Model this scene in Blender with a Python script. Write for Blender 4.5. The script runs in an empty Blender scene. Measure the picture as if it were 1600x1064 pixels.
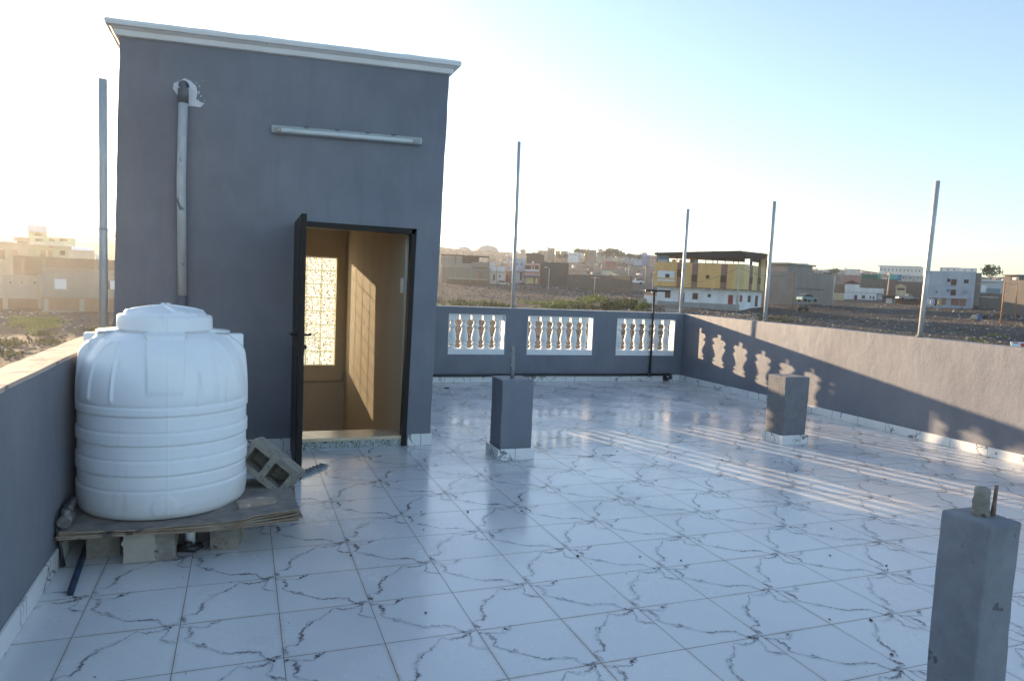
import bpy, bmesh, math, random
from mathutils import Vector, Matrix, noise
random.seed(7)
S = bpy.context.scene
COL = S.collection
R_ = math.radians

# ---------------------------------------------------------------- camera
YAW, PITCH, ROLL, F = 0.365946062, 0.0785588664, -0.0440198345, 1102.60991
CAM = Vector((-0.5683, -2.7961, 1.5010))
cy, sy, cp, sp = math.cos(YAW), math.sin(YAW), math.cos(PITCH), math.sin(PITCH)
FWD = Vector((sy*cp, cy*cp, -sp)); r0 = Vector((cy, -sy, 0)); d0 = FWD.cross(r0)
cr, sr = math.cos(ROLL), math.sin(ROLL)
RGT = r0*cr + d0*sr; DWN = d0*cr - r0*sr
FH = Vector((sy, cy, 0)); RH = Vector((cy, -sy, 0))
cd = bpy.data.cameras.new('camera'); cam = bpy.data.objects.new('camera', cd); COL.objects.link(cam)
cd.sensor_width = 36; cd.lens = F*36/1600; cd.clip_start = 0.05; cd.clip_end = 8000
m3 = Matrix((RGT, -DWN, -FWD)).transposed()
cam.matrix_world = Matrix.Translation(CAM) @ m3.to_4x4()
S.camera = cam
def ray(x, y): return RGT*((x-800)/F) + DWN*((y-532)/F) + FWD      # forward component 1
def at(x, y, w): return CAM + ray(x, y)*w
def onZ(x, y, z=0): d = ray(x, y); return CAM + d*((z-CAM.z)/d.z)
def onY(x, y, Y): d = ray(x, y); return CAM + d*((Y-CAM.y)/d.y)
def onX(x, y, X): d = ray(x, y); return CAM + d*((X-CAM.x)/d.x)
def yh(x): return 409.9 + x*0.04402

# ---------------------------------------------------------------- light
SUN = Vector((-0.364, 1.0, 0.142)).normalized()
EL = math.asin(SUN.z); AZ = math.atan2(SUN.x, SUN.y)
wd = bpy.data.worlds.new('World'); S.world = wd; wd.use_nodes = True
nt = wd.node_tree; bg = nt.nodes['Background']
sky = nt.nodes.new('ShaderNodeTexSky'); sky.sky_type = 'NISHITA'; sky.sun_disc = False
sky.sun_elevation = EL; sky.sun_rotation = AZ; sky.air_density = 1.0; sky.dust_density = 0.4; sky.ozone_density = 2.4
hs_ = nt.nodes.new('ShaderNodeHueSaturation'); hs_.inputs['Saturation'].default_value = 0.82
nt.links.new(sky.outputs[0], hs_.inputs['Color']); nt.links.new(hs_.outputs[0], bg.inputs[0]); bg.inputs[1].default_value = 0.125
sd = bpy.data.lights.new('sun', 'SUN'); sd.energy = 5.0; sd.angle = R_(0.55); sd.color = (1, 0.72, 0.44)
so = bpy.data.objects.new('sun', sd); COL.objects.link(so)
so.rotation_euler = SUN.to_track_quat('Z', 'Y').to_euler(); so.location = (-5, 12, 6)
S.view_settings.view_transform = 'Standard'; S.view_settings.look = 'None'
S.view_settings.exposure = 1.80; S.view_settings.gamma = 1.0
S.view_settings.use_curve_mapping = False
S.render.resolution_x = 1024; S.render.resolution_y = 680

# ---------------------------------------------------------------- materials
def newmat(name, col, rough=0.8, spec=0.3, metal=0):
    m = bpy.data.materials.new(name); m.use_nodes = True
    b = m.node_tree.nodes['Principled BSDF']
    b.inputs['Base Color'].default_value = (*col, 1); b.inputs['Roughness'].default_value = rough
    b.inputs['Specular IOR Level'].default_value = spec; b.inputs['Metallic'].default_value = metal
    return m, m.node_tree, b
def N(t, typ, **kw):
    n = t.nodes.new(typ)
    for k, v in kw.items():
        if k.startswith('i_'):
            n.inputs[int(k[2:])].default_value = v
        else: setattr(n, k, v)
    return n
def L(t, a, b): t.links.new(a, b)
def coords(t, scale=(1, 1, 1)):
    g = N(t, 'ShaderNodeNewGeometry')
    mp = N(t, 'ShaderNodeMapping'); mp.inputs['Scale'].default_value = scale
    L(t, g.outputs['Position'], mp.inputs['Vector']); return mp.outputs[0]
def nz(t, vec, scale, detail=4, rough=0.6, dist=0):
    n = N(t, 'ShaderNodeTexNoise'); n.inputs['Scale'].default_value = scale; n.inputs['Detail'].default_value = detail
    n.inputs['Roughness'].default_value = rough; n.inputs['Distortion'].default_value = dist
    L(t, vec, n.inputs['Vector']); return n.outputs['Fac']
def ramp(t, fac, stops):
    r = N(t, 'ShaderNodeValToRGB'); e = r.color_ramp.elements
    while len(e) < len(stops): e.new(0.5)
    for el, (p, c) in zip(e, stops):
        el.position = p; el.color = (*c, 1) if isinstance(c, tuple) else (c, c, c, 1)
    L(t, fac, r.inputs[0]); return r.outputs[0]
def mix(t, fac, a, b, mode='MIX'):
    m = N(t, 'ShaderNodeMix', data_type='RGBA', blend_type=mode)
    for i, v in ((0, fac), (6, a), (7, b)):
        if hasattr(v, 'links'): L(t, v, m.inputs[i])
        elif isinstance(v, tuple): m.inputs[i].default_value = (*v, 1) if len(v) == 3 else v
        else: m.inputs[i].default_value = v
    return m.outputs[2]
def mth(t, op, a, b=None, c=None, clamp=False):
    m = N(t, 'ShaderNodeMath', operation=op, use_clamp=clamp)
    for i, v in enumerate((a, b, c)):
        if v is None: continue
        if hasattr(v, 'links'): L(t, v, m.inputs[i])
        else: m.inputs[i].default_value = v
    return m.outputs[0]
def bump(t, b, h, strength=0.3, dist=0.01):
    n = N(t, 'ShaderNodeBump'); n.inputs['Strength'].default_value = strength; n.inputs['Distance'].default_value = dist
    L(t, h, n.inputs['Height']); L(t, n.outputs[0], b.inputs['Normal'])
def mottled(name, c1, c2, scale=3, rough=0.85, bstr=0.3, bscale=40, bdist=0.005, spec=0.25, stretch=(1, 1, 1), metal=0, spots=None):
    m, t, b = newmat(name, c1, rough, spec, metal)
    v = coords(t, stretch)
    n = nz(t, v, scale, 6, 0.65)
    c = ramp(t, n, [(0.3, c1), (0.7, c2)])
    if spots:
        n2 = nz(t, v, spots[1], 3, 0.6)
        c = mix(t, ramp(t, n2, [(spots[2], 0.0), (spots[2]+0.04, 1.0)]), c, spots[0])
    L(t, c, b.inputs['Base Color'])
    if bstr: bump(t, b, nz(t, v, bscale, 5, 0.6), bstr, bdist)
    return m

def paint_mat():
    m, t, b = newmat('grey_blue_paint', (0.2, 0.21, 0.24), 0.62, 0.28)
    v = coords(t)
    n = nz(t, v, 1.3, 5, 0.6); c = ramp(t, n, [(0.3, (0.158, 0.168, 0.200)), (0.7, (0.215, 0.226, 0.258))])
    v2 = coords(t, (1, 1, 0.25)); n2 = nz(t, v2, 6, 6, 0.7, 1.0)
    c = mix(t, ramp(t, n2, [(0.5, 0.0), (0.8, 0.22)]), c, (0.30, 0.30, 0.31))
    # thin pale scuffs
    v3 = coords(t, (1, 1, 4)); n3 = nz(t, v3, 9, 8, 0.75, 2.0)
    c = mix(t, ramp(t, n3, [(0.675, 0.0), (0.73, 0.6)]), c, (0.42, 0.43, 0.45))
    c = mix(t, ramp(t, nz(t, coords(t, (1, 1, 0.12)), 7, 5, 0.6), [(0.52, 0.0), (0.75, 0.35)]), c, (0.15, 0.155, 0.175))
    L(t, c, b.inputs['Base Color'])
    h = mth(t, 'ADD', nz(t, coords(t, (1, 1, 0.6)), 5, 6, 0.6), mth(t, 'MULTIPLY', nz(t, v, 60, 3, 0.5), 0.12))
    bump(t, b, h, 0.45, 0.02)
    return m
PAINT = paint_mat()
ROUGHGREY = mottled('rough_grey_plaster', (0.165, 0.17, 0.18), (0.215, 0.22, 0.235), 14, 0.95, 0.8, 60, 0.008)
WHITE = mottled('white_paint', (0.78, 0.78, 0.76), (0.86, 0.86, 0.85), 6, 0.6, 0.25, 25, 0.004, spots=((0.45, 0.42, 0.38), 22, 0.70))
PLASTW = mottled('white_plastic', (0.80, 0.82, 0.84), (0.86, 0.87, 0.88), 3, 0.36, 0.12, 3.5, 0.02, spec=0.5)
def plastic_tank():
    m, t, b = newmat('tank_plastic', (0.85, 0.87, 0.89), 0.33, 0.5)
    v = coords(t); c = ramp(t, nz(t, v, 2.5, 5), [(0.3, (0.83, 0.85, 0.88)), (0.7, (0.89, 0.90, 0.91))])
    # brown dust low down and thin drips
    v2 = coords(t, (1, 1, 0.08)); dr = nz(t, v2, 16, 4, 0.6)
    c = mix(t, ramp(t, dr, [(0.62, 0.0), (0.72, 0.28)]), c, (0.50, 0.44, 0.36))
    sc = nz(t, coords(t, (1, 1, 2.5)), 14, 8, 0.8, 1.5)
    c = mix(t, ramp(t, sc, [(0.655, 0.0), (0.685, 0.8)]), c, (0.25, 0.21, 0.19))
    c = mix(t, ramp(t, nz(t, coords(t, (.5, .5, 3)), 8, 7, 0.75, 1), [(0.62, 0.0), (0.78, 0.35)]), c, (0.55, 0.53, 0.50))
    g = N(t, 'ShaderNodeNewGeometry'); sx = N(t, 'ShaderNodeSeparateXYZ'); L(t, g.outputs['Position'], sx.inputs[0])
    low = mth(t, 'MULTIPLY', mth(t, 'SUBTRACT', 0.42, sx.outputs[2], clamp=True), 3.0, clamp=True)
    c = mix(t, mth(t, 'MULTIPLY', low, nz(t, v, 9, 6, 0.7)), c, (0.45, 0.38, 0.30))
    L(t, c, b.inputs['Base Color'])
    r = ramp(t, nz(t, v, 7, 5), [(0.3, 0.3), (0.7, 0.5)]); L(t, r, b.inputs['Roughness'])
    bump(t, b, nz(t, v, 5, 3, 0.5), 0.25, 0.012)
    b.inputs['Subsurface Weight'].default_value = 0.0
    return m
TANK = plastic_tank()
CONC = mottled('concrete', (0.20, 0.18, 0.15), (0.38, 0.35, 0.30), 12, 0.95, 0.9, 90, 0.008, spots=((0.12, 0.11, 0.10), 30, 0.62))
MORTAR = mottled('pale_mortar', (0.38, 0.34, 0.29), (0.50, 0.45, 0.38), 9, 0.95, 0.8, 40, 0.006)
CARD = mottled('cardboard', (0.26, 0.19, 0.13), (0.42, 0.33, 0.25), 8, 0.9, 0.5, 30, 0.004, spots=((0.13, 0.11, 0.10), 7, 0.6))
CARDE = mottled('cardboard_top', (0.14, 0.13, 0.13), (0.32, 0.28, 0.24), 9, 0.85, 0.6, 24, 0.006)
GALV = mottled('galvanised_steel', (0.42, 0.43, 0.43), (0.62, 0.62, 0.61), 25, 0.5, 0.2, 60, 0.002, spec=0.5, metal=0.3, stretch=(1, 1, 0.2))
PIPEP = mottled('painted_pipe', (0.38, 0.40, 0.42), (0.52, 0.54, 0.55), 14, 0.55, 0.3, 60, 0.002, stretch=(1, 1, 0.4), spots=((0.13, 0.14, 0.16), 11, 0.66))
PIPEG = mottled('dark_painted_pipe', (0.10, 0.11, 0.13), (0.16, 0.17, 0.19), 14, 0.5, 0.3, 60, 0.002)
BLACK = mottled('black_plastic', (0.016, 0.017, 0.02), (0.035, 0.036, 0.04), 20, 0.4, 0.2, 60, 0.002, spec=0.5)
DOORM = mottled('dark_steel_paint', (0.012, 0.011, 0.011), (0.02, 0.018, 0.017), 6, 0.5, 0.15, 40, 0.002, spec=0.25)
RUST = mottled('rusty_steel', (0.16, 0.09, 0.06), (0.30, 0.22, 0.17), 30, 0.85, 0.8, 60, 0.005)
BEIGE = mottled('beige_wall_paint', (0.72, 0.62, 0.48), (0.80, 0.71, 0.57), 2.2, 0.7, 0.35, 7, 0.02, stretch=(1, 1, 0.3))
MARBLE = mottled('cream_marble', (0.55, 0.43, 0.28), (0.72, 0.60, 0.42), 7, 0.25, 0.0, spec=0.5)
BRASS = newmat('brass', (0.45, 0.3, 0.12), 0.35, 0.5, 1)[0]
SILVER = newmat('silver_cap', (0.6, 0.6, 0.6), 0.35, 0.5, 1)[0]
def mosaic():
    m, t, b = newmat('mosaic', (0.2, 0.3, 0.3), 0.35, 0.5)
    v = coords(t); vo = N(t, 'ShaderNodeTexVoronoi'); vo.inputs['Scale'].default_value = 45; L(t, v, vo.inputs['Vector'])
    c = ramp(t, vo.outputs['Color'], [(0.1, (0.03, 0.06, 0.06)), (0.5, (0.14, 0.2, 0.2)), (0.9, (0.4, 0.46, 0.46))])
    vo2 = N(t, 'ShaderNodeTexVoronoi', feature='DISTANCE_TO_EDGE'); vo2.inputs['Scale'].default_value = 45; L(t, v, vo2.inputs['Vector'])
    c = mix(t, ramp(t, vo2.outputs['Distance'], [(0.04, 1.0), (0.09, 0.0)]), c, (0.5, 0.5, 0.48))
    L(t, c, b.inputs['Base Color']); return m
MOSAIC = mosaic()
def glassblock():
    m, t, b = newmat('glass_block_glass', (0.8, 0.86, 0.84), 0.1, 0.5)
    out = t.nodes['Material Output']
    tr = N(t, 'ShaderNodeBsdfTranslucent');     tp = N(t, 'ShaderNodeBsdfTransparent'); tp.inputs[0].default_value = (0.93, 0.95, 0.92, 1)
    gl = N(t, 'ShaderNodeBsdfGlossy'); gl.inputs['Roughness'].default_value = 0.15
    v = coords(t); h = nz(t, v, 34, 2, 0.5, 1.2)
    L(t, ramp(t, nz(t, v, 58, 2, 0.5, 1.5), [(0.40, (0.03, 0.04, 0.04)), (0.62, (0.90, 0.93, 0.92))]), tr.inputs[0])
    bp = N(t, 'ShaderNodeBump'); bp.inputs['Strength'].default_value = 1.0; bp.inputs['Distance'].default_value = 0.02
    L(t, h, bp.inputs['Height']); L(t, bp.outputs[0], tr.inputs['Normal']); L(t, bp.outputs[0], gl.inputs['Normal'])
    rf = N(t, 'ShaderNodeBsdfRefraction'); rf.inputs['IOR'].default_value = 1.3; rf.inputs['Roughness'].default_value = 0.08
    L(t, bp.outputs[0], rf.inputs['Normal'])
    m1 = N(t, 'ShaderNodeMixShader'); m1.inputs[0].default_value = 0.5; L(t, tr.outputs[0], m1.inputs[1]); L(t, tp.outputs[0], m1.inputs[2])
    pat = ramp(t, nz(t, v, 46, 2, 0.5, 2.0), [(0.3, 0.20), (0.7, 0.28)])
    L(t, pat, m1.inputs[0])
    m2 = N(t, 'ShaderNodeMixShader'); m2.inputs[0].default_value = 0.12; L(t, m1.outputs[0], m2.inputs[1]); L(t, gl.outputs[0], m2.inputs[2])
    L(t, m2.outputs[0], out.inputs[0]); t.nodes.remove(b); return m
GLASSB = glassblock()
def jointmat():
    m, t, b = newmat('pale_block_joint', (0.8, 0.84, 0.8), 0.6, 0.2)
    out = t.nodes['Material Output']; tr = N(t, 'ShaderNodeBsdfTranslucent'); tr.inputs[0].default_value = (0.42, 0.52, 0.42, 1)
    tp = N(t, 'ShaderNodeBsdfTransparent'); tp.inputs[0].default_value = (.95, .97, .93, 1); m1 = N(t, 'ShaderNodeMixShader'); m1.inputs[0].default_value = 0.55
    L(t, b.outputs[0], m1.inputs[1]); L(t, tr.outputs[0], m1.inputs[2]); m2 = N(t, 'ShaderNodeMixShader'); m2.inputs[0].default_value = 0.25
    L(t, m1.outputs[0], m2.inputs[1]); L(t, tp.outputs[0], m2.inputs[2]); L(t, m2.outputs[0], out.inputs[0]); return m
JOINT = jointmat()
def clearplastic():
    m, t, b = newmat('clear_plastic', (0.6, 0.66, 0.66), 0.12, 0.6)
    b.inputs['Alpha'].default_value = 0.35; return m
CLEAR = clearplastic()
TUBE = newmat('lamp_tube_glass', (0.86, 0.88, 0.88), 0.25, 0.5)[0]

TX, TY = 0.4, 0.4*0.979639
def tilemat():
    m, t, b = newmat('marble_look_tile', (0.8, 0.8, 0.8), 0.12, 0.5)
    g = N(t, 'ShaderNodeNewGeometry'); sx = N(t, 'ShaderNodeSeparateXYZ'); L(t, g.outputs['Position'], sx.inputs[0])
    v = coords(t)
    fx = mth(t, 'MULTIPLY', mth(t, 'PINGPONG', sx.outputs[0], TX/2), 1.0)
    fy = mth(t, 'PINGPONG', sx.outputs[1], TY/2)
    gx = mth(t, 'LESS_THAN', fx, 0.0017); gy = mth(t, 'LESS_THAN', fy, 0.0020)
    grout = mth(t, 'MAXIMUM', gx, gy)
    soft = mth(t, 'MINIMUM', fx, fy)
    base = ramp(t, nz(t, v, 2.2, 5, 0.6), [(0.3, (0.62, 0.63, 0.64)), (0.7, (0.73, 0.73, 0.72))])
    # per tile tint
    dx = mth(t, 'FLOOR', mth(t, 'DIVIDE', sx.outputs[0], TX)); dy = mth(t, 'FLOOR', mth(t, 'DIVIDE', sx.outputs[1], TY))
    cb = N(t, 'ShaderNodeCombineXYZ'); L(t, dx, cb.inputs[0]); L(t, dy, cb.inputs[1])
    wn = N(t, 'ShaderNodeTexWhiteNoise'); L(t, cb.outputs[0], wn.inputs[0])
    base = mix(t, 0.5, base, ramp(t, wn.outputs['Value'], [(0.0, (0.62, 0.64, 0.66)), (1.0, (0.73, 0.73, 0.72))]))
    # brown dirt along some joints and small stains
    dn = nz(t, v, 1.6, 5, 0.7)
    near = ramp(t, soft, [(0.0, 1.0), (0.018, 0.0)])
    dirt = mth(t, 'MULTIPLY', near, ramp(t, dn, [(0.45, 0.05), (0.65, 0.6)]))
    base = mix(t, dirt, base, (0.42, 0.34, 0.25))
    base = mix(t, ramp(t, nz(t, v, 11, 5, 0.75, 0.6), [(0.66, 0.0), (0.74, 0.5)]), base, (0.48, 0.42, 0.36))
    base = mix(t, ramp(t, nz(t, v, 60, 2, 0.5), [(0.74, 0.0), (0.78, 0.7)]), base, (0.2, 0.17, 0.14))
    base = mix(t, ramp(t, nz(t, coords(t, (1, 3, 1)), 26, 6, 0.8, 1.2), [(0.66, 0.0), (0.72, 0.75)]), base, (0.30, 0.26, 0.23))
    base = mix(t, ramp(t, nz(t, coords(t, (2.5, 1, 1)), 5, 7, 0.75, 2.5), [(0.62, 0.0), (0.72, 0.45)]), base, (0.88, 0.88, 0.88))
    # vein ribbons: second UV map, v in -1..1 across the vein, 5 on plain tile
    uv = N(t, 'ShaderNodeUVMap', uv_map='vein'); su = N(t, 'ShaderNodeSeparateXYZ'); L(t, uv.outputs[0], su.inputs[0])
    av = mth(t, 'ABSOLUTE', su.outputs[1])
    nn = nz(t, v, 75, 4, 0.75, 0.5)
    core = mth(t, 'SUBTRACT', 1.0, mth(t, 'ADD', av, mth(t, 'MULTIPLY', mth(t, 'SUBTRACT', nn, 0.42), 2.6)), clamp=True)
    core = mth(t, 'MULTIPLY', core, 2.2, clamp=True)
    core = mth(t, 'MULTIPLY', core, su.outputs[0], clamp=True)
    core = mth(t, 'MULTIPLY', core, ramp(t, nz(t, v, 9, 4, 0.7), [(0.36, 0.15), (0.56, 1.0)]))
    vc = mix(t, nz(t, v, 14, 3), (0.085, 0.09, 0.12), (0.19, 0.165, 0.16))
    base = mix(t, core, base, vc)
    base = mix(t, grout, base, mix(t, dn, (0.20, 0.15, 0.11), (0.13, 0.11, 0.10)))
    L(t, base, b.inputs['Base Color'])
    r = ramp(t, nz(t, v, 1.1, 6, 0.65), [(0.33, 0.10), (0.5, 0.22), (0.66, 0.38)])
    r = mix(t, grout, r, (0.7, 0.7, 0.7)); L(t, r, b.inputs['Roughness'])
    h = mth(t, 'ADD', mth(t, 'MULTIPLY', nz(t, v, 3.0, 2, 0.5), 1.0), mth(t, 'MULTIPLY', grout, -0.4))
    bump(t, b, h, 0.12, 0.006)
    return m
TILE = tilemat()
def skirtmat():
    m, t, b = newmat('skirting_tile', (0.8, 0.8, 0.8), 0.2, 0.5)
    g = N(t, 'ShaderNodeNewGeometry'); sx = N(t, 'ShaderNodeSeparateXYZ'); L(t, g.outputs['Position'], sx.inputs[0])
    v = coords(t)
    s = mth(t, 'ADD', sx.outputs[0], sx.outputs[1])
    j = mth(t, 'LESS_THAN', mth(t, 'PINGPONG', s, 0.2), 0.0022)
    base = ramp(t, nz(t, v, 3, 4), [(0.3, (0.72, 0.73, 0.73)), (0.7, (0.82, 0.82, 0.80))])
    vo = N(t, 'ShaderNodeTexVoronoi', feature='DISTANCE_TO_EDGE'); vo.inputs['Scale'].default_value = 2.7
    wv = N(t, 'ShaderNodeVectorMath', operation='ADD'); nn = N(t, 'ShaderNodeTexNoise'); nn.inputs['Scale'].default_value = 9; L(t, v, nn.inputs['Vector'])
    sc = N(t, 'ShaderNodeVectorMath', operation='SCALE'); sc.inputs['Scale'].default_value = 0.22; L(t, nn.outputs['Color'], sc.inputs[0])
    L(t, v, wv.inputs[0]); L(t, sc.outputs[0], wv.inputs[1]); L(t, wv.outputs[0], vo.inputs['Vector'])
    vein = mth(t, 'MULTIPLY', ramp(t, vo.outputs['Distance'], [(0.012, 1.0), (0.035, 0.0)]), ramp(t, nz(t, v, 6, 3), [(0.45, 0.0), (0.6, 0.9)]))
    base = mix(t, vein, base, (0.16, 0.15, 0.17))
    base = mix(t, j, base, (0.16, 0.13, 0.10))
    L(t, base, b.inputs['Base Color']); return m
SKIRT = skirtmat()
COPING = mottled('worn_coping', (0.50, 0.36, 0.28), (0.62, 0.50, 0.42), 7, 0.9, 0.6, 30, 0.01, spots=((0.26, 0.22, 0.22), 6, 0.58))
COPSUN = mottled('sunlit_tone_coping', (0.42, 0.42, 0.43), (0.60, 0.58, 0.56), 5, 0.85, 0.5, 30, 0.01)  # wall paint made paler: sunlight on the rear parapet top put into the colour

# ---------------------------------------------------------------- mesh helpers
_b = bmesh.new(); bmesh.ops.create_icosphere(_b, subdivisions=1, radius=1); _b.verts.index_update()
ICO = ([v.co.copy() for v in _b.verts], [[v.index for v in f.verts] for f in _b.faces]); _b.free()
class MB:
    def __init__(s): s.bm = bmesh.new(); s.mi = 0
    def poly(s, pts, mi=None):
        f = s.bm.faces.new([s.bm.verts.new(p) for p in pts]); f.material_index = s.mi if mi is None else mi; return f
    def box(s, x0, x1, y0, y1, z0, z1, M=None, cuts=0, mi=None):
        r = bmesh.ops.create_cube(s.bm, size=1)
        vs = r['verts']
        for v in vs:
            v.co = Vector(((x0+x1)/2+v.co.x*(x1-x0), (y0+y1)/2+v.co.y*(y1-y0), (z0+z1)/2+v.co.z*(z1-z0)))
            if M: v.co = M @ v.co
        for f in {f for v in vs for f in v.link_faces}: f.material_index = s.mi if mi is None else mi
        return vs
    def prism(s, poly, h, M=None, mi=None):
        """extrude 2D polygon (x,y) from z=0 to h"""
        n = len(poly); T = M or Matrix()
        a = [s.bm.verts.new(T @ Vector((p[0], p[1], 0))) for p in poly]
        b = [s.bm.verts.new(T @ Vector((p[0], p[1], h))) for p in poly]
        k = s.mi if mi is None else mi
        fs = [s.bm.faces.new(a[::-1]), s.bm.faces.new(b)]
        fs += [s.bm.faces.new((a[i], a[(i+1) % n], b[(i+1) % n], b[i])) for i in range(n)]
        for f in fs: f.material_index = k
    def tube(s, pts, rad, seg=12, caps=True, mi=None):
        pts = [Vector(p) for p in pts]; rings = []
        rads = rad if isinstance(rad, (list, tuple)) else [rad]*len(pts)
        up = Vector((0, 0, 1)); k = s.mi if mi is None else mi
        for i, p in enumerate(pts):
            d = (pts[min(i+1, len(pts)-1)] - pts[max(i-1, 0)]).normalized()
            u = d.cross(up) if abs(d.z) < 0.95 else d.cross(Vector((1, 0, 0)))
            u.normalize(); w = d.cross(u).normalized()
            rings.append([s.bm.verts.new(p + (u*math.cos(a)+w*math.sin(a))*rads[i]) for a in (2*math.pi*j/seg for j in range(seg))])
        for A, B in zip(rings, rings[1:]):
            for j in range(seg):
                f = s.bm.faces.new((A[j], A[(j+1) % seg], B[(j+1) % seg], B[j])); f.smooth = True; f.material_index = k
        if caps:
            for r_ in (rings[0], rings[-1]):
                f = s.bm.faces.new(r_); f.material_index = k
                s.fix = True
    def lathe(s, prof, c, seg=24, fn=None, mi=None, ang0=0, smooth=True):
        rings = []; k = s.mi if mi is None else mi
        for (r, z) in prof:
            if r < 1e-6:
                v = s.bm.verts.new((c[0], c[1], c[2]+z)); rings.append([v]*seg); continue
            ring = []
            for j in range(seg):
                a = ang0 + 2*math.pi*j/seg; rr, zz = fn(a, r, z) if fn else (r, z)
                ring.append(s.bm.verts.new((c[0]+rr*math.cos(a), c[1]+rr*math.sin(a), c[2]+zz)))
            rings.append(ring)
        for A, B in zip(rings, rings[1:]):
            for j in range(seg):
                q = [A[j], A[(j+1) % seg], B[(j+1) % seg], B[j]]
                q2 = [];
                for v in q:
                    if v not in q2: q2.append(v)
                if len(q2) >= 3:
                    f = s.bm.faces.new(q2); f.smooth = smooth; f.material_index = k
    def rock(s, c, r, mi=None, flat=0.7):
        co, fa = ICO
        sx, sy_, sz = r*random.uniform(.7, 1.2), r*random.uniform(.7, 1.2), r*flat*random.uniform(.6, 1)
        q = Matrix.Rotation(random.random()*6.3, 3, 'Z')
        vs = []
        for p in co:
            w = p * random.uniform(.8, 1.15); vs.append(s.bm.verts.new(q @ Vector((w.x*sx, w.y*sy_, w.z*sz)) + Vector(c)))
        for f in fa: s.bm.faces.new([vs[k] for k in f]).material_index = s.mi if mi is None else mi
    def build(s, name, mats, parent=None, bevel=0, seg=2, smooth=False, loc=None, autos=False):
        bmesh.ops.recalc_face_normals(s.bm, faces=s.bm.faces)
        me = bpy.data.meshes.new(name)
        if smooth:
            for f in s.bm.faces: f.smooth = True
        o = bpy.data.objects.new(name, me); COL.objects.link(o)
        if loc is not None:
            bmesh.ops.translate(s.bm, verts=s.bm.verts, vec=-Vector(loc))
        s.bm.to_mesh(me); s.bm.free()
        for m in (mats if isinstance(mats, (list, tuple)) else [mats]): me.materials.append(m)
        if loc is not None: o.location = loc
        if parent is not None:
            o.parent = parent
            if loc is None: o.matrix_parent_inverse = Matrix.Translation(-parent.location)
            else: o.location = Vector(loc) - parent.location
        if bevel:
            b = o.modifiers.new('Bevel', 'BEVEL'); b.width = bevel; b.segments = seg; b.limit_method = 'ANGLE'; b.angle_limit = R_(40)
        return o
def root(name, label, cat, loc=(0, 0, 0), group=None):
    o = bpy.data.objects.new(name, None); o.empty_display_size = 0.2; COL.objects.link(o); o.location = loc
    o['label'] = label; o['category'] = cat
    if group: o['group'] = group
    return o
def tag(o, label, cat, group=None):
    o['label'] = label; o['category'] = cat
    if group: o['group'] = group
    return o
def structure(o, k='structure'): o['kind'] = k; return o

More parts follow.
